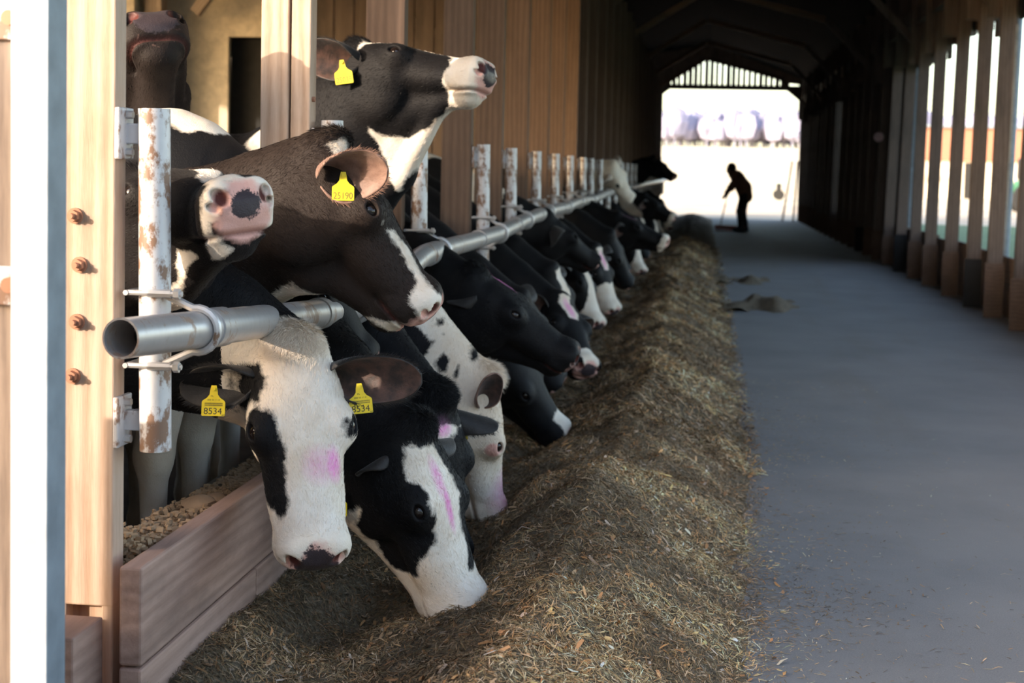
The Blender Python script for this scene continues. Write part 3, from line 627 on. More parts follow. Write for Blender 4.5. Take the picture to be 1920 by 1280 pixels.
def head_sdf(q, hs=None):
    """cow head in its own frame: x across, y from poll to nose, z out of the forehead; nose tip at y=.52"""
    q = (q/(HS if hs is None else hs)).astype(F32)
    x = np.abs(q[:, 0]); s = np.stack([x, q[:, 1], q[:, 2]], 1)
    d = loft(q, [-.045, -.02, .03, .09, .15, .21, .26, .32, .38, .44, .485, .515], [-.03, -.006, .004, .01, .01, .004, -.004, -.012, -.018, -.024, -.034, -.06],
             [-.07, -.10, -.13, -.14, -.14, -.135, -.13, -.12, -.115, -.11, -.105, -.08], [.03, .058, .082, .098, .106, .106, .088, .071, .066, .070, .068, .035], 2.5)
    j = loft(q, [.0, .03, .08, .13, .19, .27, .35, .42, .465, .49], [-.09]*10, [-.14, -.19, -.235, -.25, -.238, -.205, -.178, -.16, -.15, -.125], [.03, .044, .056, .058, .052, .044, .042, .043, .036, .02], 2.3)
    d = smin(d, j, .035)
    d = smin(d, ell(s, (.062, .135, -.13), (.040, .10, .09)), .035)
    d = smin(d, ell(s, (.084, .205, -.036), (.034, .050, .033)), .028)
    d = smin(d, ell(s, (.060, .33, -.085), (.022, .09, .028)), .03)
    d = smin(d, ell(q, (0, .0, -.012), (.058, .042, .036)), .035)
    d = smin(d, ell(q, (0, .468, -.068), (.072, .052, .054)), .03)
    d = smin(d, ell(s, (.044, .488, -.052), (.029, .030, .030)), .02)
    d = smin(d, ell(s, (.040, .455, -.102), (.036, .050, .026)), .02)
    d = smin(d, ell(q, (0, .447, -.134), (.042, .044, .024)), .02)
    # lids: a mound with an almond opening
    d = smin(d, ell(s, (.098, .212, -.030), (.019, .032, .021), ER), .012)
    d = smax(d, -ell(s, (.1135, .213, -.0205), (.016, .0205, .0100), ER), .005)
    # nostrils: comma-shaped, opening forward and outward
    nr = np.array(Matrix.Rotation(R(28), 3, 'Z')@Matrix.Rotation(R(-18), 3, 'X'), F32)
    d = smax(d, -ell(s, (.047, .520, -.050), (.0125, .030, .0145), nr), .006)
    d = smax(d, -ell(s, (.062, .503, -.064), (.008, .018, .008), nr), .006)
    # mouth line
    zm = np.interp(q[:, 1], [.33, .40, .46, .50, .53], [-.118, -.119, -.116, -.112, -.108])
    d = d+.0085*np.exp(-(((q[:, 2]-zm)/.0050)**2))*np.clip((q[:, 1]-.38)/.04, 0, 1)
    return d*1.1
def hermite(p0, m0, p1, m1, t): return (2*t**3-3*t*t+1)*p0+(t**3-2*t*t+t)*m0+(-2*t**3+3*t*t)*p1+(t**3-t*t)*m1
def frame(P, Q, nh, s):
    P, Q, nh = (np.array(v, float) for v in (P, Q, nh)); e = Q-P; e /= np.linalg.norm(e); n = nh-e*(nh@e); n /= np.linalg.norm(n)
    a = e*math.cos(.14)+n*math.sin(.14); n = n*math.cos(.14)-e*math.sin(.14)
    return np.stack([np.cross(a, n), a, n], 1), P
class Cow:
    def __init__(c, P, Q, n, s, Wp, yaw, kink=0.35, size=1.0, **kw):
        c.hs = HS*np.array([kw.get('wide', 1), 1, kw.get('deep', 1)], F32); c.M, c.P = frame(P, Q, n, s); c.s = s; c.W = np.array(Wp, float); c.yaw = yaw; c.size = size; c.kw = kw
        H = lambda y, z, x=0: c.P+c.M@(np.array([x, y, z])*c.hs*s)
        cy, sy = math.cos(yaw), math.sin(yaw); c.RB = np.array([[cy, -sy, 0], [sy, cy, 0], [0, 0, 1]])
        Bd = lambda x, y, z: np.array([c.W[0], c.W[1], 0])+c.RB@(np.array([x, y, z])*size)
        fw = c.RB@np.array([1, 0, 0.]); nd = np.array(kw.get('nd', (0, 0, 0)), float)
        zw = c.W[2]
        chains = []
        for (h, b, r0, r1, up) in ((H(.005, -.05), Bd(-.12, 0, zw-.13), .068, .13, .15), (H(.045, -.13), Bd(0, 0, zw-.35), .10, .21, 0), (H(.075, -.185), Bd(.10, 0, zw-.55), .066, .15, -.12)):
            L = np.linalg.norm(h-b); back = (b-h)/L
            m0 = (-c.M[:, 1]*kink+back*(1-kink))+nd; m0 = m0/np.linalg.norm(m0)*L; m1 = -fw*L*.8+np.array([0, 0, up])*L
            pts = [hermite(h, m0, b, m1, t) for t in np.linspace(0, 1, 6)]
            chains.append((pts, [(r0+(r1-r0)*t**1.2)*s for t in np.linspace(0, 1, 6)]))
        hp = lambda v: H(*v[1:]) if v[0] == 'h' else np.array(v, float)
        c.folds = [(hp(a), hp(b), ra, rb) for a, b, ra, rb in kw.get('folds', ())]
        c.chains = chains; c.Bd = Bd; c.H = H; c.zw = zw
    def sdf(c, p):
        q = ((p-c.P)@c.M/c.s).astype(F32); dh = head_sdf(q, c.hs)*c.s
        dn = None
        for (a_, b_, ra_, rb_) in c.folds: k = cone(p, a_, b_, ra_, rb_); dn = k if dn is None else smin(dn, k, .04)
        for pts, rs in c.chains:
            dc = None
            for i in range(5):
                k = cone(p, pts[i], pts[i+1], rs[i], rs[i+1]); dc = k if dc is None else smin(dc, k, .02)
            dn = dc if dn is None else smin(dn, dc, .09)
        # body in its own frame, slightly narrow
        b = (p-np.array([c.W[0], c.W[1], 0]))@c.RB/c.size; z0 = c.zw/c.size-1.40
        bz = b.copy(); bz[:, 2] -= z0; bn = bz.copy(); bn[:, 1] /= .80
        d = cone(bn, (-.15, 0, .98), (-.75, 0, .94), .33, .385); d = smin(d, cone(bn, (-.75, 0, .94), (-1.3, 0, 1.04), .385, .30), .12)
        d = smin(d, cone(bn, (-.1, 0, 1.20), (-1.45, 0, 1.27), .15, .10), .12)
        d = smin(d, ell(bn, (-1.42, 0, 1.12), (.20, .28, .22)), .1); d = smin(d, ell(bn, (-.02, 0, .80), (.16, .22, .20)), .1)
        a = np.stack([bz[:, 0], np.abs(bz[:, 1]), bz[:, 2]], 1); g = -z0
        for seg in (((-.12, .19, 1.0), (-.05, .20, .72), .15, .10), ((-.05, .20, .72), (-.10, .17, .42), .085, .052), ((-.10, .17, .42), (-.10, .17, .13), .043, .033), ((-.10, .17, .13), (-.075, .17, .03), .036, .052),
                    ((-1.30, .17, 1.0), (-1.15, .20, .75), .17, .11), ((-1.15, .20, .75), (-1.42, .16, .50), .085, .052), ((-1.42, .16, .50), (-1.36, .16, .13), .045, .035), ((-1.36, .16, .13), (-1.33, .16, .03), .037, .052)):
            d = smin(d, cone(a, *seg), .045)
        d = smin(d, ell(bz, (-1.05, 0, .58), (.17, .15, .12)), .06)
        d = smin(d, cone(bz, (-1.57, 0, 1.2), (-1.66, 0, .62), .035, .018), .02); d = smin(d, cone(bz, (-1.66, 0, .62), (-1.66, 0, .42), .03, .045), .02)
        d = np.maximum(d, -(bz[:, 2]+z0)) * c.size
        d = smin(d/1.0, dn, .10)
        d = smin(dh, d, .035)
        return d
def naxis(lo, hi, flo, fhi, h, Hh):
    mid = np.arange(flo, fhi+h, h); up = []; x = mid[-1]; st = h
    while x < hi: st = min(st*1.12, Hh); x += st; up.append(x)
    dn = []; x = mid[0]; st = h
    while x > lo: st = min(st*1.12, Hh); x -= st; dn.append(x)
    a = np.array(dn[::-1]+list(mid)+up); n = int(math.ceil(len(a)/8)*8)-len(a)+1
    return np.concatenate([a, a[-1]+Hh*np.arange(1, n+8)])[:len(a)+n-1+(0 if (len(a)+n-1) % 8 == 0 else 0)]
def pad8(a, Hh):
    n = (-len(a)) % 8
    return np.concatenate([a, a[-1]+Hh*np.arange(1, n+1)]) if n else a
def mesh_sdf(f, ax, newton=True):
    nx, ny, nz = map(len, ax); B = 8
    ctr = [a.reshape(-1, B).mean(1) for a in ax]; rad = [np.ptp(a.reshape(-1, B), axis=1)/2+np.gradient(a).reshape(-1, B).max(1) for a in ax]
    CX, CY, CZ = np.meshgrid(*ctr, indexing='ij'); RX, RY_, RZ = np.meshgrid(*rad, indexing='ij')
    pc = np.stack([CX.ravel(), CY.ravel(), CZ.ravel()], 1).astype(F32); rr = np.sqrt(RX**2+RY_**2+RZ**2).ravel()
    dc = f(pc); act = np.abs(dc) < rr*1.35+.03
    G = np.repeat(np.repeat(np.repeat(dc.reshape(CX.shape).astype(F32), B, 0), B, 1), B, 2)
    idx = np.argwhere(act.reshape(CX.shape)); o = np.arange(B)
    for s in range(0, len(idx), 400):
        ii = idx[s:s+400]
        gx = (ii[:, 0, None]*B+o)[:, :, None, None]+np.zeros((1, 1, B, B), int); gy = (ii[:, 1, None]*B+o)[:, None, :, None]+np.zeros((1, B, 1, B), int); gz = (ii[:, 2, None]*B+o)[:, None, None, :]+np.zeros((1, B, B, 1), int)
        gx, gy, gz = gx.ravel(), gy.ravel(), gz.ravel()
        G[gx, gy, gz] = f(np.stack([ax[0][gx], ax[1][gy], ax[2][gz]], 1).astype(F32))
    sc_ = .003/max(.003, 1); g = openvdb.FloatGrid(1.0); g.copyFromArray(np.ascontiguousarray(G, dtype=np.float64).astype(F32)); 
    pts, quads = g.convertToQuads(0.0)
    pts = np.asarray(pts, float); quads = np.asarray(quads)
    V = np.stack([np.interp(pts[:, i], np.arange(len(ax[i])), ax[i]) for i in range(3)], 1)
    if newton:
        for _ in range(2):
            e = .0015; d0 = f(V.astype(F32)); gr = np.stack([f((V+np.eye(3)[k]*e).astype(F32))-f((V-np.eye(3)[k]*e).astype(F32)) for k in range(3)], 1)/(2*e)
            st = (d0/np.maximum((gr**2).sum(1), .2))[:, None]*gr; ln = np.linalg.norm(st, axis=1)[:, None]; st *= np.minimum(1, .004/np.maximum(ln, 1e-9)); V = V-st*.8
    return V, quads
def vnormals(V, Q):
    a, b, c_, d = (V[Q[:, i]] for i in range(4)); fn = np.cross(c_-a, d-b); n = np.zeros_like(V)
    for i in range(4): np.add.at(n, Q[:, i], fn)
    return n/(np.linalg.norm(n, axis=1)[:, None]+1e-12)
def poly_sd(P2, poly):
    """signed distance to a polygon, positive inside"""
    poly = np.asarray(poly, float); d = np.full(len(P2), 1e9); ins = np.zeros(len(P2), bool); n = len(poly)
    for i in range(n):
        a = poly[i]; b = poly[(i+1) % n]; e = b-a; w = P2-a; t = np.clip((w@e)/(e@e+1e-12), 0, 1); d = np.minimum(d, np.linalg.norm(w-t[:, None]*e, axis=1))
        cnd = ((a[1] <= P2[:, 1]) != (b[1] <= P2[:, 1])); xi = a[0]+(P2[:, 1]-a[1])/(b[1]-a[1]+1e-12)*(b[0]-a[0]); ins ^= cnd & (P2[:, 0] < xi)
    return np.where(ins, d, -d)
def coat(c, V, spec):
    q = (V-c.P)@c.M/c.s/c.hs; at = {k: np.zeros(len(V)) for k in ('pad', 'pink', 'dye', 'brown', 'hole', 'cream')}
    w = np.full(len(V), .05 if spec.get('base') == 'white' else -.05)
    wig = fbm(V, 22, 3)*.022
    b = (V-np.array([c.W[0], c.W[1], 0]))@c.RB
    bn = fbm(V+spec.get('seed', 0)*3.1, 2.6, 3); body = (b[:, 0] < .12)
    w = np.where(body, np.where(body, np.clip((bn-spec.get('blot', .12))*.25, -.05, .05), w), w)
    w = np.where(body & (b[:, 2] < .42), .05, w)
    for kind, val, data in spec.get('patch', ()):
        if kind == 'C': sd_ = poly_sd(np.stack([.1*np.arctan2(q[:, 0], q[:, 2]+.1), q[:, 1]], 1), data); sd_ = np.where((q[:, 1] > -.1) & (q[:, 2] > -.32) & (np.abs(q[:, 0]) < .16), sd_, -.05)   # wrapped round the head axis
        elif kind == 'N': sd_ = poly_sd(V[:, [0, 2]], data)    # seen from the side, world x and z
        elif kind[0] == 'F': sd_ = poly_sd(q[:, :2], data); sd_ = np.where(q[:, 2] > (-.17 if len(kind) == 1 else -.3), sd_, -.05)     # front view (x, y)
        elif kind[0] == 'S': sd_ = poly_sd(q[:, 1:], data); sd_ = np.where(q[:, 0]*(1 if kind == 'S+' else -1 if kind == 'S-' else np.sign(q[:, 0])) > -.008, sd_, -.05)
        elif kind == 'W':  sd_ = 1-np.linalg.norm((V-np.array(data[0]))/np.array(data[1]), axis=1); sd_ = sd_*min(data[1])
        elif kind == 'H':  sd_ = (1-np.linalg.norm((q-np.array(data[0]))/np.array(data[1]), axis=1))*min(data[1])
        sd_ = sd_+wig
        if val in (1, 0): w = np.maximum(w, sd_) if val else np.minimum(w, -sd_)
        else: at[val] = np.maximum(at[val], np.clip(sd_/.025+.4, 0, 1))
    for k, ctr, r, amt in spec.get('soft', ()):
        at[k] = np.maximum(at[k], amt*np.clip(1.5*(1-np.linalg.norm((q-np.array(ctr))/np.array(r), axis=1)), 0, 1))
    pd = 1-np.linalg.norm((q-np.array((0, .527, -.062)))/np.array((.052, .040, .040)), axis=1); at['pad'] = np.maximum(at['pad'], np.clip(pd*1.8+.25+spec.get('padadd', 0), 0, 1)*(pd > -.6))
    if spec.get('pinknose', 1):
        pk = 1-np.linalg.norm((q-np.array((0, .50, -.075)))/np.array((.085, .045, .07)), axis=1); at['pink'] = np.maximum(at['pink'], np.clip(pk*1.6+.1, 0, spec.get('pinknose', 1)))
    qa = np.stack([np.abs(q[:, 0]), q[:, 1], q[:, 2]], 1)
    hl = 1-np.linalg.norm((qa-np.array((.047, .512, -.050)))/np.array((.016, .024, .018)), axis=1); at['hole'] = np.clip(hl*3, 0, 1)
    ed = np.linalg.norm((qa-np.array((.112, .212, -.022)))/np.array((.024, .027, .016)), axis=1); w = np.where(ed < 1, -.05, w) if spec.get('lids', 1) else w
    zm = np.interp(q[:, 1], [.33, .40, .46, .50, .53], [-.118, -.119, -.116, -.112, -.108]); ml = np.exp(-((q[:, 2]-zm)/.004)**2)*np.clip((q[:, 1]-.40)/.04, 0, 1); at['hole'] = np.maximum(at['hole'], ml*.6*(q[:, 1] < .56)*(np.abs(q[:, 0]) < .12))
    at['brown'] = np.maximum(at['brown'], spec.get('brown', 0.0)); at['white'] = w
    return at
def ear_mesh(c, side, spec, parent, tagspec=None):
    """cupped leaf; dir and open are directions in the world"""
    d = Vector(spec['dir']).normalized(); o = Vector(spec['open']); o = (o-d*o.dot(d)).normalized(); sv = d.cross(o)
    base = Vector(c.H(.062, -.055, side*.078)); L = spec.get('L', .20)*c.s; Wd = spec.get('W', .062)*c.s; droop = spec.get('droop', 0.0); V = []; nu, nv = 26, 17
    for i in range(nu):
        u = i/(nu-1); w = Wd*(0.42+.58*math.sin(min(1, u*1.9)*math.pi/2)) if u < .52 else Wd*math.sqrt(max(0, 1-((u-.52)/.485)**2.3)); w = max(w, .001)
        phi = (1-u)**1.5*2.45+.42+spec.get('cup', 0)*u
        r = w/min(1, math.sin(min(phi, 1.57))) if phi < 1.57 else w
        ctr = base+d*(L*u)+Vector((0, 0, -droop*L*u*u))
        for j in range(nv):
            v = -1+2*j/(nv-1); a = v*phi; V.append(ctr+sv*(r*math.sin(a))+o*(r*(1-math.cos(a))-.02*c.s*(1-u)))
    fs = [(i*nv+j, i*nv+j+1, (i+1)*nv+j+1, (i+1)*nv+j) for i in range(nu-1) for j in range(nv-1)]
    e = link('ear', V, fs, None, parent, True, mats=[M[spec.get('inner', 'ear_inner')], M[spec.get('outer', 'ear_black')]])
    sm = e.modifiers.new('thick', 'SOLIDIFY'); sm.thickness = .007*c.s; sm.offset = 0; sm.material_offset = 1; sm.material_offset_rim = 1
    sm.use_flip_normals = False
    ss = e.modifiers.new('sub', 'SUBSURF'); ss.levels = ss.render_levels = 1
    if spec.get('flip'): me = e.data; me.materials[0], me.materials[1] = me.materials[1], me.materials[0]
    if spec.get('label'): e['label'] = spec['label']
    if spec.get('fringe'):
        g = random.Random(3); hv = []; hf = []
        for k in range(spec['fringe']):
            i = int(nu*(.12+.86*g.random()**.8)); i = min(i, nu-1); s_ = g.choice((-1, 1)); j = (nv-1 if s_ > 0 else 0) if g.random() < .75 else int((nv-1)*(.5+s_*g.uniform(.2, .5)))
            p = V[i*nv+j].lerp(V[max(i-1, 0)*nv+j], g.random()); dr = (sv*s_*(.9*(1-i/nu)+.25)+d*(.35+i/nu)+o*g.uniform(-.2, .45)+Vector([g.gauss(0, .22) for _ in range(3)])).normalized(); l = g.uniform(.008, .022)
            q_ = dr.cross(o+Vector((.01, .02, 0))).normalized()*.0007; n_ = len(hv); hv += [p-q_, p+q_, p+dr*l]; hf.append((n_, n_+1, n_+2))
        fr = link('ear_hair', hv, hf, M[spec.get('outer', 'ear_black')], e); fr['kind'] = 'stuff'
    if tagspec: ear_tag(base+d*(L*tagspec.get('u', .5))+o*tagspec.get('off', .006)+Vector((0, 0, -droop*L*.25-tagspec.get('drop', 0))), tagspec, e)
    return e
FONTCACHE = {}
def text_mesh(s):
    cu = bpy.data.curves.new('t', 'FONT'); cu.body = s; cu.align_x = 'CENTER'; cu.align_y = 'CENTER'; cu.extrude = .012; ob = bpy.data.objects.new('t', cu); COL.objects.link(ob)
    dg = bpy.context.evaluated_depsgraph_get(); dg.update(); me = bpy.data.meshes.new_from_object(ob.evaluated_get(dg)); v = [tuple(x.co) for x in me.vertices]; f = [tuple(p.vertices) for p in me.polygons]
    bpy.data.objects.remove(ob); bpy.data.meshes.remove(me); return v, f
def ear_tag(pin, ts, parent):
    n = Vector(ts['n']).normalized(); down = Vector(ts.get('down', (0, 0, -1))); down = (down-n*down.dot(n)).normalized(); rt = n.cross(down)*-1
    rt = down.cross(n)*1.0; k = ts.get('k', 1.0); w, h = .0285*k, .062*k
    if rt.dot(Vector((1, 0, 0))) < 0: rt = -rt
    out = [(-.006, .008), (.006, .008), (.009, -.004), (.010, -.014), (.016, -.022), (.0265, -.029), (.0285, -.033), (.0285, -.064), (.027, -.066), (-.027, -.066), (-.0285, -.064), (-.0285, -.033), (-.0265, -.029), (-.016, -.022), (-.010, -.014), (-.009, -.004)]
    P = lambda x, y, z: pin+rt*(x*k)-down*(y*k)+n*(z+.003)
    V = [P(x, y, z) for z in (0, .0016) for (x, y) in out]; m = len(out); fs = [tuple(range(m)), tuple(range(2*m-1, m-1, -1))]+[(i, i+m, (i+1) % m+m, (i+1) % m) for i in range(m)]
    mb = MB(); mb.add(V, fs, 0); mb.tube([P(0, 0, -.006), P(0, 0, .006)], .0045*k, 12, mi=0)
    def txt(s, cx, cy, hgt, wid, mi):
        v, f = text_mesh(s); v = np.array(v)
        if not len(v): return
        x0, x1, y0, y1 = v[:, 0].min(), v[:, 0].max(), v[:, 1].min(), v[:, 1].max()
        mb.add([P(cx+((a-x0)/(x1-x0)-.5)*wid, cy+((b-y0)/(y1-y0)-.5)*hgt, .0017+max(0, z_)*.02) for a, b, z_ in v], f, mi)
    if ts.get('big'):
        txt(ts['big'], -.001, -.054, .0155, .044, 1); txt('PL', -.003, -.018, .0035, .007, 1); txt('000 55 11 0', 0, -.027, .0035, .030, 1)
        for r_ in range(2):
            for i in range(20): mb.add([P(-.021+i*.0022+a, -.034-r_*.0045+b, .0019) for a, b in ((0, 0), (.0012, 0), (.0012, -.0033), (0, -.0033))], [(0, 1, 2, 3)], 1)
        txt('al', .024, -.063, .004, .006, 1)
    elif ts.get('txt'): txt(ts['txt'], 0, -.053, .017, .049, 2)
    o = mb.build('ear_tag', None, parent, mats=[M['tag'], M['ink'], M['ink_faded']]); o['label'] = ts.get('label', 'yellow plastic ear tag'); return o
def hair(c, V, Q, Nn, at, n, parent, lo, hi, ln=.011, name='coat_hair', tuft=(), seed=0):
    g = np.random.default_rng(seed+100); T = np.concatenate([Q[:, [0, 1, 2]], Q[:, [0, 2, 3]]]); A = V[T]; ctr = A.mean(1)
    q = (ctr-c.P)@c.M/c.s/c.hs; muz = (q[:, 1] > .475) & (q[:, 2] > -.12); front = ctr[:, 1] < 1e9
    ok = (ctr > lo).all(1) & (ctr < hi).all(1) & ~muz
    eye = np.linalg.norm((np.stack([np.abs(q[:, 0]), q[:, 1], q[:, 2]], 1)-np.array((.112, .212, -.022)))/np.array((.022, .024, .018)), axis=1) < 1; ok &= ~eye
    ar = np.linalg.norm(np.cross(A[:, 1]-A[:, 0], A[:, 2]-A[:, 0]), axis=1)/2; wgt = ar*ok
    for (tc, tr, tm, tl) in tuft: wgt = wgt*(1+tm*np.clip(1-np.linalg.norm((q-np.array(tc))/np.array(tr), axis=1), 0, 1))
    ti = g.choice(len(T), n, p=wgt/wgt.sum()); r1 = np.sqrt(g.random(n)); r2 = g.random(n); bc = np.stack([1-r1, r1*(1-r2), r1*r2], 1)
    tri = T[ti]; P = (V[tri]*bc[:, :, None]).sum(1); Nm = (Nn[tri]*bc[:, :, None]).sum(1); Nm /= np.linalg.norm(Nm, axis=1)[:, None]+1e-9
    qh = (P-c.P)@c.M/c.s/c.hs
    onh = np.clip((.18-np.abs(qh[:, 1]-.25))/.1+1, 0, 1)[:, None]
    flow = -c.M[:, 1]*onh+np.array([-.35, 0, -1.0])*(1-onh)+(.35*onh)*np.array([0, 0, -.6])
    flow = flow+np.stack([vnoise(P, 9), vnoise(P+5, 9), vnoise(P+11, 9)], 1)*.9+g.normal(0, .16, (n, 3))
    flow -= Nm*(flow*Nm).sum(1)[:, None]; flow /= np.linalg.norm(flow, axis=1)[:, None]+1e-9
    L = ln*g.uniform(.6, 1.3, n); lift = g.uniform(.12, .38, n)
    for (tc, tr, tm, tl) in tuft:
        k = np.clip(1.6*(1-np.linalg.norm((qh-np.array(tc))/np.array(tr), axis=1)), 0, 1); L = L*(1+(tl-1)*k); lift = lift+k*.5
    D = flow+Nm*lift[:, None]; D /= np.linalg.norm(D, axis=1)[:, None]; S = np.cross(D, Nm); S /= np.linalg.norm(S, axis=1)[:, None]+1e-9
    S = S+np.cross(S, D)*g.normal(0, .5, n)[:, None]; wd = .00045+.00035*g.random(n)
    tip = P+D*L[:, None]-Nm*(L*.12)[:, None]
    Vh = np.stack([P-S*wd[:, None], P+S*wd[:, None], tip], 1).reshape(-1, 3); Fh = np.arange(3*n).reshape(-1, 3)
    att = {k: ('FLOAT', np.repeat((a[tri]*bc).sum(1), 3)) for k, a in at.items()}
    o = np_mesh(name, Vh, Fh, [M['fur']], parent, att); o['kind'] = 'stuff'; return o
CLIP_H = {}
def build_cow(c, spec, h=.005, Hh=.03, hairs=0):
    base = (float(c.W[0]), float(c.W[1]), 0.0); root = empty('cow', base); tag(root, spec['label'], 'cow', spec.get('group'))
    hc = np.array([c.H(y, z, x) for y in (-.08, .56) for z in (-.27, .06) for x in (-.13, .13)]); lo, hi = hc.min(0)-.01, hc.max(0)+.01
    bb = np.array([c.Bd(x, y, z) for x in (-1.85, .25) for y in (-.4, .4) for z in (0, c.zw+.12)]); allp = np.concatenate([bb, hc, np.array([p for ch in c.chains for p in ch[0]])]); L_, H_ = allp.min(0)-.06, allp.max(0)+.06; L_[2] = -.03
    ax = [pad8(naxis(L_[i], H_[i], lo[i], hi[i], h, Hh), Hh) for i in range(3)]
    V, Q = mesh_sdf(c.sdf, ax); Nn = vnormals(V, Q); d = c.sdf((V[:200]+Nn[:200]*.004).astype(F32))
    if (d > 0).mean() < .5: Q = Q[:, ::-1]; Nn = -Nn
    at = coat(c, V, spec)
    body = np_mesh('body', V, Q, [M['coat']], root, {k: ('FLOAT', a) for k, a in at.items()}, smooth=True)
    for sd_ in (-1, 1):
        ep = c.H(.212, -.0295, sd_*.0945); mb = MB(); n = 20; vs = []
        for i in range(13):
            th = math.pi*i/12
            for j in range(n): vs.append((ep[0]+.0225*c.s*math.sin(th)*math.cos(2*math.pi*j/n), ep[1]+.0225*c.s*math.sin(th)*math.sin(2*math.pi*j/n), ep[2]+.0225*c.s*math.cos(th)))
        if h < .012: mb.add(vs, [(i*n+j, i*n+(j+1) % n, (i+1)*n+(j+1) % n, (i+1)*n+j) for i in range(12) for j in range(n)]).build('eye', M['eye'], root, smooth=True)
    for sd_, key in ((1, 'earL'), (-1, 'earR')):
        es = dict(spec.get('ear', {})); es.update(spec.get(key, {}))
        if 'dir' not in es: dd = c.M@np.array([sd_*1, -.25, -.25]); dd[2] -= .25; es['dir'] = tuple(dd)
        if 'open' not in es: es['open'] = tuple(c.M@np.array([sd_*.1, .6, .3])+np.array([0, 0, -.3]))
        ear_mesh(c, sd_, es, root, es.get('tag'))
    if hairs: hair(c, V, Q, Nn, at, hairs, root, np.array(spec.get('hlo', lo-.35)), np.array(spec.get('hhi', hi+.15)), tuft=spec.get('tuft', (((0, -.005, .0), (.085, .075, .09), 4, 2.4),)), seed=int(abs(base[1])*10))
    CLIP_H[spec.get('id')] = (c, root)
    return root
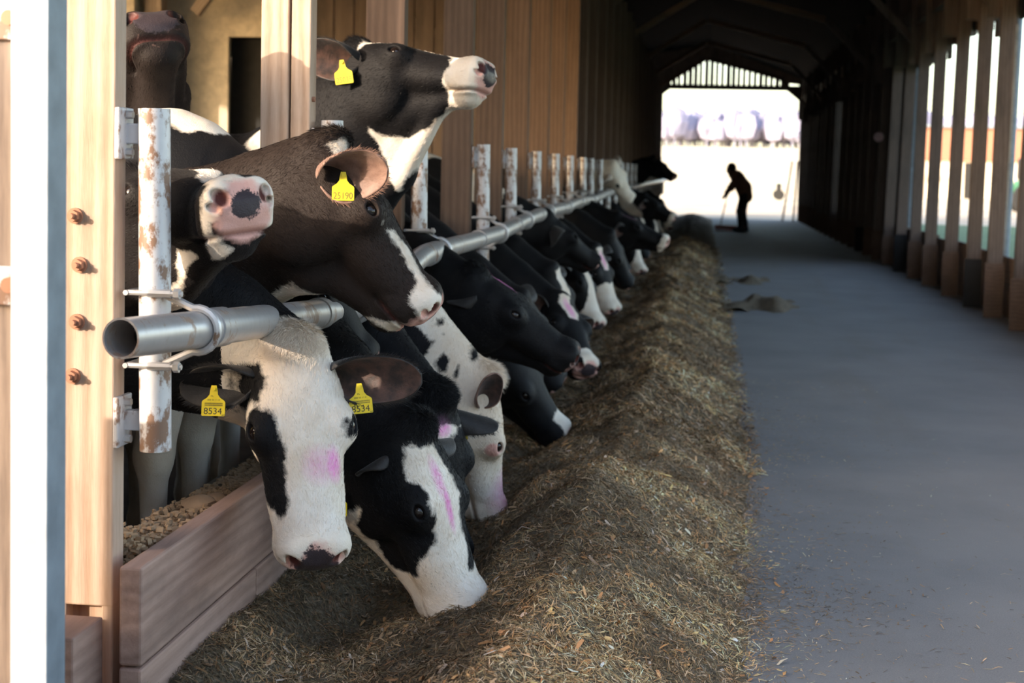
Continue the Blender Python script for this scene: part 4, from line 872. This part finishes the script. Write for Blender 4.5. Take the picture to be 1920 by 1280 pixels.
PAINT = {
'F': [('C',1,[(-0.35,-0.055),(0.35,-0.055),(0.35,0.6),(-0.35,0.6)]),('C',0,[(0.085,0.154),(0.073,0.18),(0.06,0.211),(0.056,0.243),(0.05,0.269),(0.053,0.314),(0.06,0.338),(0.058,0.38),(0.072,0.409),(0.101,0.399),(0.117,0.361),(0.184,0.332),(0.182,0.299),(0.183,0.31),(0.184,0.269),(0.153,0.236),(0.152,0.219),(0.1,0.193),(0.1,0.163)]),('C',0,[(0.109,0.034),(0.074,0.042),(0.065,0.083),(0.069,0.123),(0.084,0.142),(0.146,0.12),(0.185,0.104),(0.156,0.082),(0.125,0.051)]),('C',0,[(-0.077,0.246),(-0.076,0.216),(-0.084,0.203),(-0.091,0.242),(-0.147,0.259),(-0.108,0.261)])],
'G': [('C',1,[(0.073,0.039),(0.048,0.055),(-0.001,0.062),(-0.01,0.11),(-0.026,0.154),(-0.047,0.208),(-0.036,0.242),(-0.014,0.287),(-0.023,0.349),(0.03,0.465),(0.165,0.422),(0.304,0.424),(0.319,0.363),(0.331,0.292),(0.335,0.216),(0.302,0.164),(0.252,0.143),(0.205,0.15),(0.219,0.167),(0.241,0.174),(0.242,0.211),(0.266,0.252),(0.264,0.312),(0.226,0.349),(0.149,0.366),(0.133,0.332),(0.085,0.304),(0.072,0.242),(0.068,0.19),(0.08,0.149),(0.093,0.128),(0.085,0.088)]),('C',1,[(-0.35,0.43),(0.35,0.36),(0.35,0.6),(-0.35,0.6)])],
'H': [('C',1,[(0.046,0.089),(-0.057,0.106),(0.004,0.15),(0.033,0.205),(0.049,0.212),(0.048,0.175),(0.0,0.138),(0.047,0.138)])],
'C': [('C',1,[(0.084,0.251),(0.055,0.284),(0.044,0.338),(0.037,0.374),(0.053,0.411),(0.069,0.453),(0.069,0.488),(0.011,0.515),(-0.043,0.525),(0.151,0.513),(0.133,0.506),(0.126,0.484),(0.12,0.451),(0.109,0.444),(0.086,0.43),(0.072,0.408),(0.071,0.366),(0.074,0.317),(0.086,0.254)]),('C',1,[(0.061,0.009),(0.048,0.01),(0.036,0.025),(0.044,0.062),(0.062,0.059),(0.062,0.038)]),('N',1,[(-0.868,0.899),(-0.816,0.901),(-0.765,0.885),(-0.719,0.882),(-0.744,0.865),(-0.805,0.866),(-0.847,0.887)]),('N',1,[(-1.144,0.923),(-1.108,0.97),(-1.071,0.976),(-1.055,0.964),(-1.019,0.957),(-0.982,0.943),(-0.951,0.919),(-0.899,0.895),(-0.935,0.884),(-0.976,0.898),(-1.003,0.907),(-1.024,0.917),(-1.023,0.896),(-1.143,0.872)])],
'E': [('C',1,[(0.075,0.052),(0.023,0.034),(-0.002,0.094),(0.035,0.184),(0.036,0.103),(0.055,0.066)]),('C',1,[(0.026,0.221),(-0.016,0.246),(-0.017,0.303),(0.022,0.344),(0.023,0.303),(0.024,0.246)]),('C',1,[(0.027,0.374),(0.043,0.45),(0.066,0.489),(-0.041,0.492),(-0.03,0.525),(-0.153,0.514),(-0.272,0.495),(0.263,0.457),(0.237,0.437),(0.186,0.43),(0.117,0.416),(0.079,0.427)]),('N',1,[(-1.146,1.431),(-1.082,1.407),(-1.009,1.405),(-0.936,1.428),(-0.879,1.476),(-0.843,1.519),(-0.803,1.513),(-0.849,1.448),(-0.913,1.382),(-0.971,1.316),(-1.021,1.264),(-1.05,1.22),(-1.08,1.249),(-1.084,1.299),(-1.119,1.378)]),('C',1,[(-0.35,0.4),(0.35,0.4),(0.35,0.6),(-0.35,0.6)])],
'B': [('C',1,[(-0.03,0.153),(-0.057,0.201),(-0.061,0.201),(-0.082,0.223),(-0.021,0.477),(-0.045,0.513),(-0.067,0.524),(0.003,0.511),(0.072,0.495),(0.024,0.386),(-0.055,0.197),(-0.032,0.157)]),('C',1,[(0.095,0.493),(0.133,0.485),(0.134,0.514),(0.05,0.522),(-0.087,0.523),(-0.24,0.494),(0.265,0.489),(0.268,0.405),(0.214,0.431),(0.157,0.474)]),('N',1,[(-1.171,1.096),(-1.115,1.091),(-1.154,1.065),(-1.173,1.026),(-1.206,0.967),(-1.232,0.922),(-1.259,0.953),(-1.226,0.999),(-1.187,1.032)])],
'I': [('C',1,[(-0.35,-0.08),(0.35,-0.08),(0.35,0.6),(-0.35,0.6)]),('N',1,[(-1.055,1.226),(-0.982,1.176),(-0.966,1.044),(-0.951,0.957),(-0.898,0.932),(-0.824,0.829),(-0.787,0.725),(-0.758,0.638),(-0.73,0.568),(-0.729,0.515),(-0.728,0.436),(-0.816,0.432),(-0.889,0.5),(-0.935,0.569),(-0.973,0.647),(-0.91,0.658),(-0.889,0.712),(-0.929,0.737),(-0.975,0.789),(-1.031,0.91),(-1.086,0.997),(-1.107,1.173)]),('N',0,[(-0.831,0.644),(-0.838,0.617),(-0.856,0.606),(-0.873,0.616),(-0.881,0.642),(-0.874,0.668),(-0.857,0.68),(-0.839,0.67)]),('N',0,[(-0.798,0.618),(-0.801,0.6),(-0.808,0.591),(-0.816,0.599),(-0.819,0.618),(-0.817,0.636),(-0.809,0.644),(-0.801,0.637)]),('N',0,[(-0.821,0.507),(-0.829,0.491),(-0.849,0.484),(-0.869,0.489),(-0.878,0.505),(-0.87,0.521),(-0.85,0.528),(-0.829,0.522)]),('N',0,[(-0.868,0.77),(-0.871,0.761),(-0.881,0.758),(-0.89,0.761),(-0.894,0.769),(-0.891,0.778),(-0.881,0.782),(-0.872,0.779)]),('N',0,[(-0.858,0.733),(-0.861,0.726),(-0.867,0.724),(-0.873,0.726),(-0.876,0.732),(-0.873,0.738),(-0.867,0.741),(-0.861,0.739)])],
'J': [],
}

def cow(id_, P, Q, n, s, Wp, yaw, spec, h=.005, hairs=0, **kw):
    spec = dict(spec); spec['id'] = id_; spec.setdefault('patch', PAINT.get(id_, ())); c = Cow(P, Q, n, s, Wp, yaw, **kw); return build_cow(c, spec, h, .03 if h < .01 else .04, hairs)
T8 = dict(u=.52, n=(.12, -1, .12), big='8534')
cow('F', (-.985, 3.52, .868), (-.869, 3.309, .365), (.38, -.86, .3), 1.05, (-1.72, 3.50, 1.36), 0.0, dict(lids=1,
    label='white-faced cow looking at the camera under the rail, two numbered yellow ear tags',
    earL=dict(dir=(-1, -.12, -.16), open=(.1, -1, -.1), inner='ear_black', fringe=500, tag=dict(T8, off=.045, label='yellow ear tag numbered 8534, on the ear at image left'), L=.19, W=.052),
    earR=dict(dir=(1, -.15, .02), open=(0, -1, -.12), fringe=500, tag=dict(T8, u=.38, off=.030, drop=.018, down=(.12, 0, -1), label='yellow ear tag numbered 8534, on the ear at image right'), L=.235, W=.058),
    soft=[('dye', (-.026, .31, -.013), (.05, .055, .06), .40), ('dye', (-.056, .306, -.02), (.026, .05, .06), .9), ('pad', (0, .508, -.040), (.052, .036, .034), .9), ('pink', (0, .485, -.035), (.055, .04, .03), .8), ('cream', (0, 0, 0), (.1, .12, .1), .5)], pinknose=.72, padadd=.15,
    tuft=(((0, .0, .0), (.09, .10, .08), 4, 2.6),)), kink=.3, wide=.93, hairs=60000)
cow('C', (-.968, 3.85, 1.366), (-.702, 3.85, .926), (.75, .12, .6), 1.0, (-1.80, 4.0, 1.27), 0.0, dict(
    label='dark brown-black cow in profile resting her jaw over the rail, yellow tag on pinkish ear',
    earL=dict(dir=(.95, -.30, .16), open=(.15, -.95, -.45), inner='ear_brown', outer='ear_brown', fringe=400, L=.19, W=.07, tag=dict(u=.36, off=.02, n=(.2, -1, 0), txt='25190')),
    earR=dict(dir=(-.3, .9, .2), inner='ear_brown'), brown=.38, pinknose=1, padadd=-.9, tuft=(((0, -.01, .0), (.09, .07, .09), 3, 2.2),)), kink=.05, nd=(0, 0, -.25), deep=1.17, folds=[(('h', .25, -.2), (-1.15, 3.9, .98), .035, .05), ((-1.15, 3.9, .98), (-1.5, 3.95, .93), .05, .12)], hairs=60000)
cow('E', (-1.213, 5.1, 1.715), (-.724, 4.944, 1.615), (.1, .1, 1), 1.0, (-1.65, 5.2, 1.40), 0.0, dict(
    label='black cow holding her head highest, pink-and-grey muzzle lifted to the right',
    earL=dict(fringe=300, dir=(-1, -.25, .12), open=(-.1, -1, -.25), L=.2, W=.07, tag=dict(u=.28, off=.055, n=(0, -1, 0), down=(.15, 0, -1), txt='25039', k=1.1)), brown=.03, padadd=.1), kink=.1, nd=(.1, 0, -.5), folds=[(('h', .34, -.17), (-1.05, 5.08, 1.27), .030, .045), ((-1.05, 5.08, 1.27), (-1.25, 5.15, 1.08), .045, .10), (('h', .22, -.2), (-1.10, 5.08, 1.32), .035, .05)], hairs=35000)
cow('G', (-.75, 3.95, .60), (-.585, 3.9, .08), (.92, -.30, .2), 1.04, (-1.75, 4.55, 1.36), 0.0, dict(
    label='black and white cow with nose buried in the feed beside the white-faced cow',
    earL=dict(dir=(-.75, -.05, -.35), open=(-.1, -.4, -1), L=.10, W=.032, inner='ear_black', tag=dict(u=1.6, off=.02, n=(0, -1, 0))),
    soft=[('dye', (.033, .15, .008), (.022, .07, .06), .7), ('dye', (.022, .23, .004), (.016, .08, .06), .95)]), kink=.25, deep=1.08, hairs=50000)
cow('B', (-1.375, 3.45, 1.26), (-1.015, 3.13, 1.225), (-.05, -.1, 1), 1.0, (-2.1, 3.35, 1.14), 0.0, dict(
    label='black cow with a pink freckled nose turned to the camera behind the nearest pipe stub',
    earR=dict(dir=(1, .0, -.05), open=(.1, -.9, -.2), inner='ear_brown', L=.21), padadd=-.38, brown=.1), kink=.15, deep=1.08, hairs=22000)
cow('A', (-1.80, 4.50, 1.37), (-1.625, 4.19, 1.63), (-.5, .6, .75), 1.1, (-2.65, 4.6, 1.2), 0.0, dict(
    label='black cow at upper left lifting her dark muzzle beside the nearest post', pinknose=.3, padadd=.35, brown=.3, earR=dict(dir=(-.2, .3, -1), L=.14)), kink=.15, hairs=15000)
cow('I', (-.70, 5.0, .589), (-.70, 5.08, .071), (.95, .3, 0), 1.0, (-1.75, 5.35, 1.38), 0.0, dict(
    label='white-headed cow with black-spotted neck eating behind the black-capped head',
    earL=dict(dir=(.30, -.35, .60), open=(.5, -.8, -.1), L=.15, W=.045, outer='ear_brown', inner='ear_inner'), earR=dict(outer='ear_white'),
    soft=[('dye', (.03, .42, -.02), (.08, .12, .09), .5), ('pink', (.11, .215, -.04), (.04, .04, .04), .9), ('cream', (0, .1, 0), (.4, .4, .4), .45)], lids=0, padadd=-.8,
    tuft=(((0, .0, .0), (.10, .10, .09), 5, 3.4),)), kink=.3, hairs=35000)
cow('H', (-.79, 4.5, .60), (-.74, 4.45, .10), (.8, -.45, .2), 1.0, (-1.75, 5.0, 1.36), 0.0, dict(
    label='cow with pink-marked black poll mostly hidden behind the feeding black and white cow',
    earL=dict(dir=(-.25, -.35, .9), open=(.8, -.2, .2), inner='ear_black', L=.12, W=.03), earR=dict(dir=(.95, .1, -.22), open=(.1, .5, -.8), L=.17, W=.045, inner='ear_black', fringe=300, tag=dict(u=.25, n=(.2, -1, 0), big='8')),
    soft=[('dye', (.03, .105, .01), (.045, .04, .05), .9)], tuft=(((0, .0, .0), (.10, .10, .09), 6, 3.0),)), h=.006, kink=.3, hairs=25000)
cow('J', (-.866, 5.7, .90), (-.477, 5.763, .560), (.6, -.1, .75), 1.0, (-1.75, 6.3, 1.38), 0.0, dict(
    label='all-black cow in profile with a pink stroke on her forehead, nose above the feed',
    earL=dict(dir=(-.8, .15, -.1), L=.13, W=.04, inner='ear_black'), soft=[('dye', (-.04, .10, .007), (.03, .09, .04), 5)], pinknose=.4, padadd=.2), h=.006, kink=.2, hairs=15000)
WF = ('C', 1, [(-.035, -.02), (.035, -.02), (.03, .15), (.05, .3), (.12, .38), (.35, .42), (.35, .6), (-.35, .6), (-.35, .42), (-.12, .38), (-.05, .3), (-.03, .15)])
BL = ('C', 1, [(-.03, .02), (.03, .02), (.03, .2), (-.03, .2)])
NT = ('C', 1, [(-.05, .40), (.05, .40), (.06, .56), (-.06, .56)])
DY = [('dye', (0, .12, .01), (.03, .10, .05), .8)]
cow('K', (-.82, 6.35, .55), (-.61, 6.5, .15), (.85, -.25, .3), 1.0, (-1.8, 7.0, 1.36), 0.0, dict(label='black cow eating below the all-black profile head, small white patch on nose', patch=[NT], ear=dict(L=.15)), h=.008, kink=.2)
cow('L', (-.75, 7.95, .62), (-.57, 7.62, .28), (.6, -.55, .5), 1.0, (-1.8, 8.2, 1.36), 0.0, dict(label='black cow with pale pink forehead blaze and yellow ear tag, behind the all-black profile head', patch=[BL, NT], soft=DY,
    earL=dict(dir=(-.75, -.5, .35), open=(.3, -1, 0), tag=dict(u=.45, n=(0, -1, 0), k=1.1))), h=.008, kink=.2)
cow('M', (-.80, 11.3, .72), (-.64, 11.2, .215), (.85, -.45, .3), 1.0, (-1.75, 11.6, 1.36), 0.0, dict(label='black cow with white muzzle and pink-marked blaze eating midway down the row', patch=[('C', 1, [(-.35, .36), (-.1, .30), (.1, .30), (.35, .38), (.35, .6), (-.35, .6)]), BL, ('W', 1, ((-1.15, 11.3, .62), (.22, .35, .16)))], soft=DY,
    earL=dict(dir=(-.8, -.6, .1), tag=dict(u=.5, n=(0, -1, 0), k=1.2))), h=.011, kink=.2)
cow('N', (-.76, 12.5, .78), (-.60, 12.7, .33), (.8, -.2, .4), 1.0, (-1.75, 12.9, 1.36), 0.0, dict(label='all-dark cow eating just behind the white-muzzled one midway down the row', patch=[]), h=.013, kink=.2)
cow('O', (-.76, 13.3, .92), (-.265, 13.3, .66), (.4, -.15, .85), 1.0, (-1.75, 13.75, 1.36), 0.0, dict(label='far cow stretching a pink muzzle toward the alley, pink mark on her head', patch=[('C', 1, [(-.35, .45), (.35, .45), (.35, .6), (-.35, .6)])], padadd=-.9, soft=DY), h=.012, kink=.2)
cow('P', (-.78, 20, 1.0), (-.36, 19.95, .70), (.5, -.1, .8), 1.0, (-1.7, 20.3, 1.38), 0.0, dict(label='far black cow with pale stripes on neck and greyish muzzle, last group before the opening', patch=[('N', 1, [(-1.3, 1.1), (-1.15, 1.1), (-.8, .75), (-.8, .6), (-1.0, .72)]), ('C', 1, [(-.35, .44), (.35, .44), (.35, .6), (-.35, .6)])]), h=.015, kink=.2)
cow('Q', (-.83, 25, 1.56), (-.46, 24.85, 1.22), (.6, -.2, .8), 1.0, (-1.55, 25.3, 1.4), 0.0, dict(label='far cow with upright ear silhouetted against the bright opening', patch=[], earL=dict(dir=(.45, -.2, 1), L=.24, W=.05), earR=dict(dir=(.2, .6, .8)), padadd=.3), h=.015, kink=.2)
cow('R', (-1.02, 16.9, 1.38), (-.82, 17.15, .97), (.5, -.6, .5), 1.0, (-1.75, 17.2, 1.36), 0.0, dict(label='far white cow whose pale neck shows under the brown boarding', base='white', blot=-.6, patch=[], ear=dict(outer='ear_white')), h=.016, kink=.1)
cow('S', (-1.02, 9.7, 1.02), (-.70, 9.95, .68), (.6, .2, .7), 1.0, (-1.75, 9.6, 1.4), 0.0, dict(label='black cow with a cream shoulder patch standing behind the fifth blurred pipe stub', patch=[('W', 1, ((-1.45, 9.6, 1.2), (.16, .4, .28)))]), h=.012, kink=.2)
cow('D', (-1.14, 4.12, 1.14), (-.98, 4.28, .72), (.8, -.1, .5), .95, (-1.42, 4.15, 1.45), 0.0, dict(label='black and white cow behind the front heads, only white neck crest and pale foreleg showing', blot=1.0,
    patch=[('W', 1, ((-1.42, 4.13, 1.50), (.24, .25, .12))), ('W', 1, ((-1.50, 4.0, .50), (.3, .35, .42)))]), h=.007, kink=.2)
k = 0; protos = []
for (y, seed, hd, dz) in ((7.15, 3, .2, 0), (8.6, 5, .1, .05), (10.4, 8, -.2, 0)):
    pt = [WF] if k == 2 else [BL] if k == 1 else []
    protos.append(cow('Z%d' % k, (-.86, y, .68+dz), (-.68, y+hd, .19+dz), (.85, -.3, .3), 1.0, (-1.8, y+.15, 1.36), 0.0, dict(group='cows feeding far down the row' if k else None, label='black cow feeding in the shade between the all-black head and the tagged one' if k == 0 else 'dark cow feeding in the blurred row along the rail', seed=seed, patch=pt), h=.013, kink=.2)); k += 1
for i, y in enumerate((15.4, 16.2, 18.2, 19.0, 21.6, 22.6, 23.7, 26.6, 27.8, 29.0, 30.4)):
    c_ = copy_tree(protos[1+i % 2]); c_.location.y = y; c_.location.x = -1.8+.05*((i*7) % 4-1.5); c_['label'] = 'dark cow feeding in the blurred row along the rail'; c_['group'] = 'cows feeding far down the row'

# ================================================================== the person sweeping far down the alley
def blob(name, parts, mat, parent, h, k=.03):
    def f(p):
        d = None
        for q in parts:
            e = cone(p, *q) if len(q) == 4 else ell(p, *q); d = e if d is None else smin(d, e, k)
        return d
    pts = np.array([x for q in parts for x in ((q[0], q[1]) if len(q) == 4 else (q[0],))]); lo, hi = pts.min(0)-.3, pts.max(0)+.3
    ax = [pad8(np.arange(lo[i], hi[i], h), h) for i in range(3)]; V, Q = mesh_sdf(f, ax); Nn = vnormals(V, Q)
    if (f((V[:100]+Nn[:100]*.004).astype(F32)) > 0).mean() < .5: Q = Q[:, ::-1]
    return np_mesh(name, V, Q, [mat], parent, smooth=True)
py = 34.0
pe = empty('person', (.8, py, 0)); tag(pe, 'person in brown jacket and dark trousers bent over a broom near the far opening', 'person')
skin = plain('skin', (.55, .36, .27), .6)
hd = (.60, py-.02, 1.42); sh = (.76, py, 1.24); hip = (.93, py, .86)
arms = []
for s_, hx, hz_ in ((-1, .55, .92), (1, .50, .80)):
    el_ = (.62 if s_ < 0 else .60, py+s_*.2, .98); hnd = (hx, py+s_*.03, hz_)
    arms.append(((sh[0], py+s_*.17, 1.22), el_, .06, .045)); arms.append((el_, hnd, .045, .032))
fing = []
for s_, hx, hz_ in ((-1, .55, .92), (1, .50, .80)):
    fing.append(((hx, py+s_*.03, hz_, ), (hx-.05, py+s_*.01, hz_-.03), .032, .028))
    for j in range(4): fing.append(((hx-.05, py+s_*.01, hz_-.02-.018*j), (hx-.075+.006*j, py-s_*.03, hz_-.03-.018*j), .010, .008))
    fing.append(((hx-.02, py+s_*.02, hz_+.01), (hx-.06, py-s_*.03, hz_+.015), .011, .009))
body = [(sh, hip, .12, .13), ((.70, py, 1.29), hd, .055, .055), (hd, (.095, .08, .12)), ((.515, py-.02, 1.40), (.02, .016, .02)), ((.54, py-.02, 1.345), (.04, .045, .035)), (hip, (.86, py-.1, .45), .1, .07), (hip, (.90, py+.1, .45), .1, .07)]+arms+fing
blob('body', body, skin, pe, .012)
blob('jacket', [((.74, py, 1.24), (.90, py, 1.0), .155, .18), ((.90, py, 1.0), (.95, py, .80), .18, .165)]+[(a[0], a[1], a[2]+.03, a[3]+.028) for a in arms[::2]]+[(a[0], tuple(np.array(a[0])*.15+np.array(a[1])*.85), a[2]+.022, a[3]+.018) for a in arms[1::2]], plain('brown_jacket', (.30, .18, .12), .8), pe, .014)
blob('shoulder_yoke', [((.70, py-.15, 1.27), (.74, py+.15, 1.27), .10, .10), ((.66, py, 1.30), (.80, py, 1.22), .12, .13)], plain('tan_cloth', (.55, .33, .2), .8), pe, .014)
blob('trousers', [((.93, py-.05, .84), (.83, py-.1, .46), .125, .085), ((.93, py+.05, .84), (.90, py+.1, .46), .125, .085), ((.83, py-.1, .46), (.86, py-.1, .10), .085, .06), ((.90, py+.1, .46), (.97, py+.1, .10), .085, .06)], plain('dark_trousers', (.03, .03, .04), .8), pe, .014)
for s_, x in ((-1, .86), (1, .97)): blob('boot', [((x+.03, py+s_*.1, .06), (x-.14, py+s_*.1, .05), .055, .045), ((x+.01, py+s_*.1, .06), (x, py+s_*.1, .22), .06, .06)], M['grey_metal'] if 0 else plain('blue_boots', (.05, .07, .10), .6), pe, .012)
blob('hair', [((.62, py-.02, 1.455), (.105, .095, .11)), ((.66, py-.02, 1.40), (.07, .08, .09))], M['black'], pe, .012)
be = empty('broom', (.4, py, 0)); tag(be, 'long-handled broom with a wide red head held by the stooping person', 'broom')
MB().tube([(.60, py, 1.12), (.40, py, .10)], .016, 10).build('handle', M['wood_grey'], be, smooth=True)
w = MB().box((.28, py-.06, .06), (.95, py+.02, .13)); w.build('broom_head', red, be, bevel=.01)
w = MB()
for i in range(60): w.box((.29+i*.011, py-.05, .0), (.296+i*.011, py+.01, .07), jit=.003)
o = w.build('bristles', plain('red_bristles', (.35, .06, .05), .8), be); o['kind'] = 'stuff'
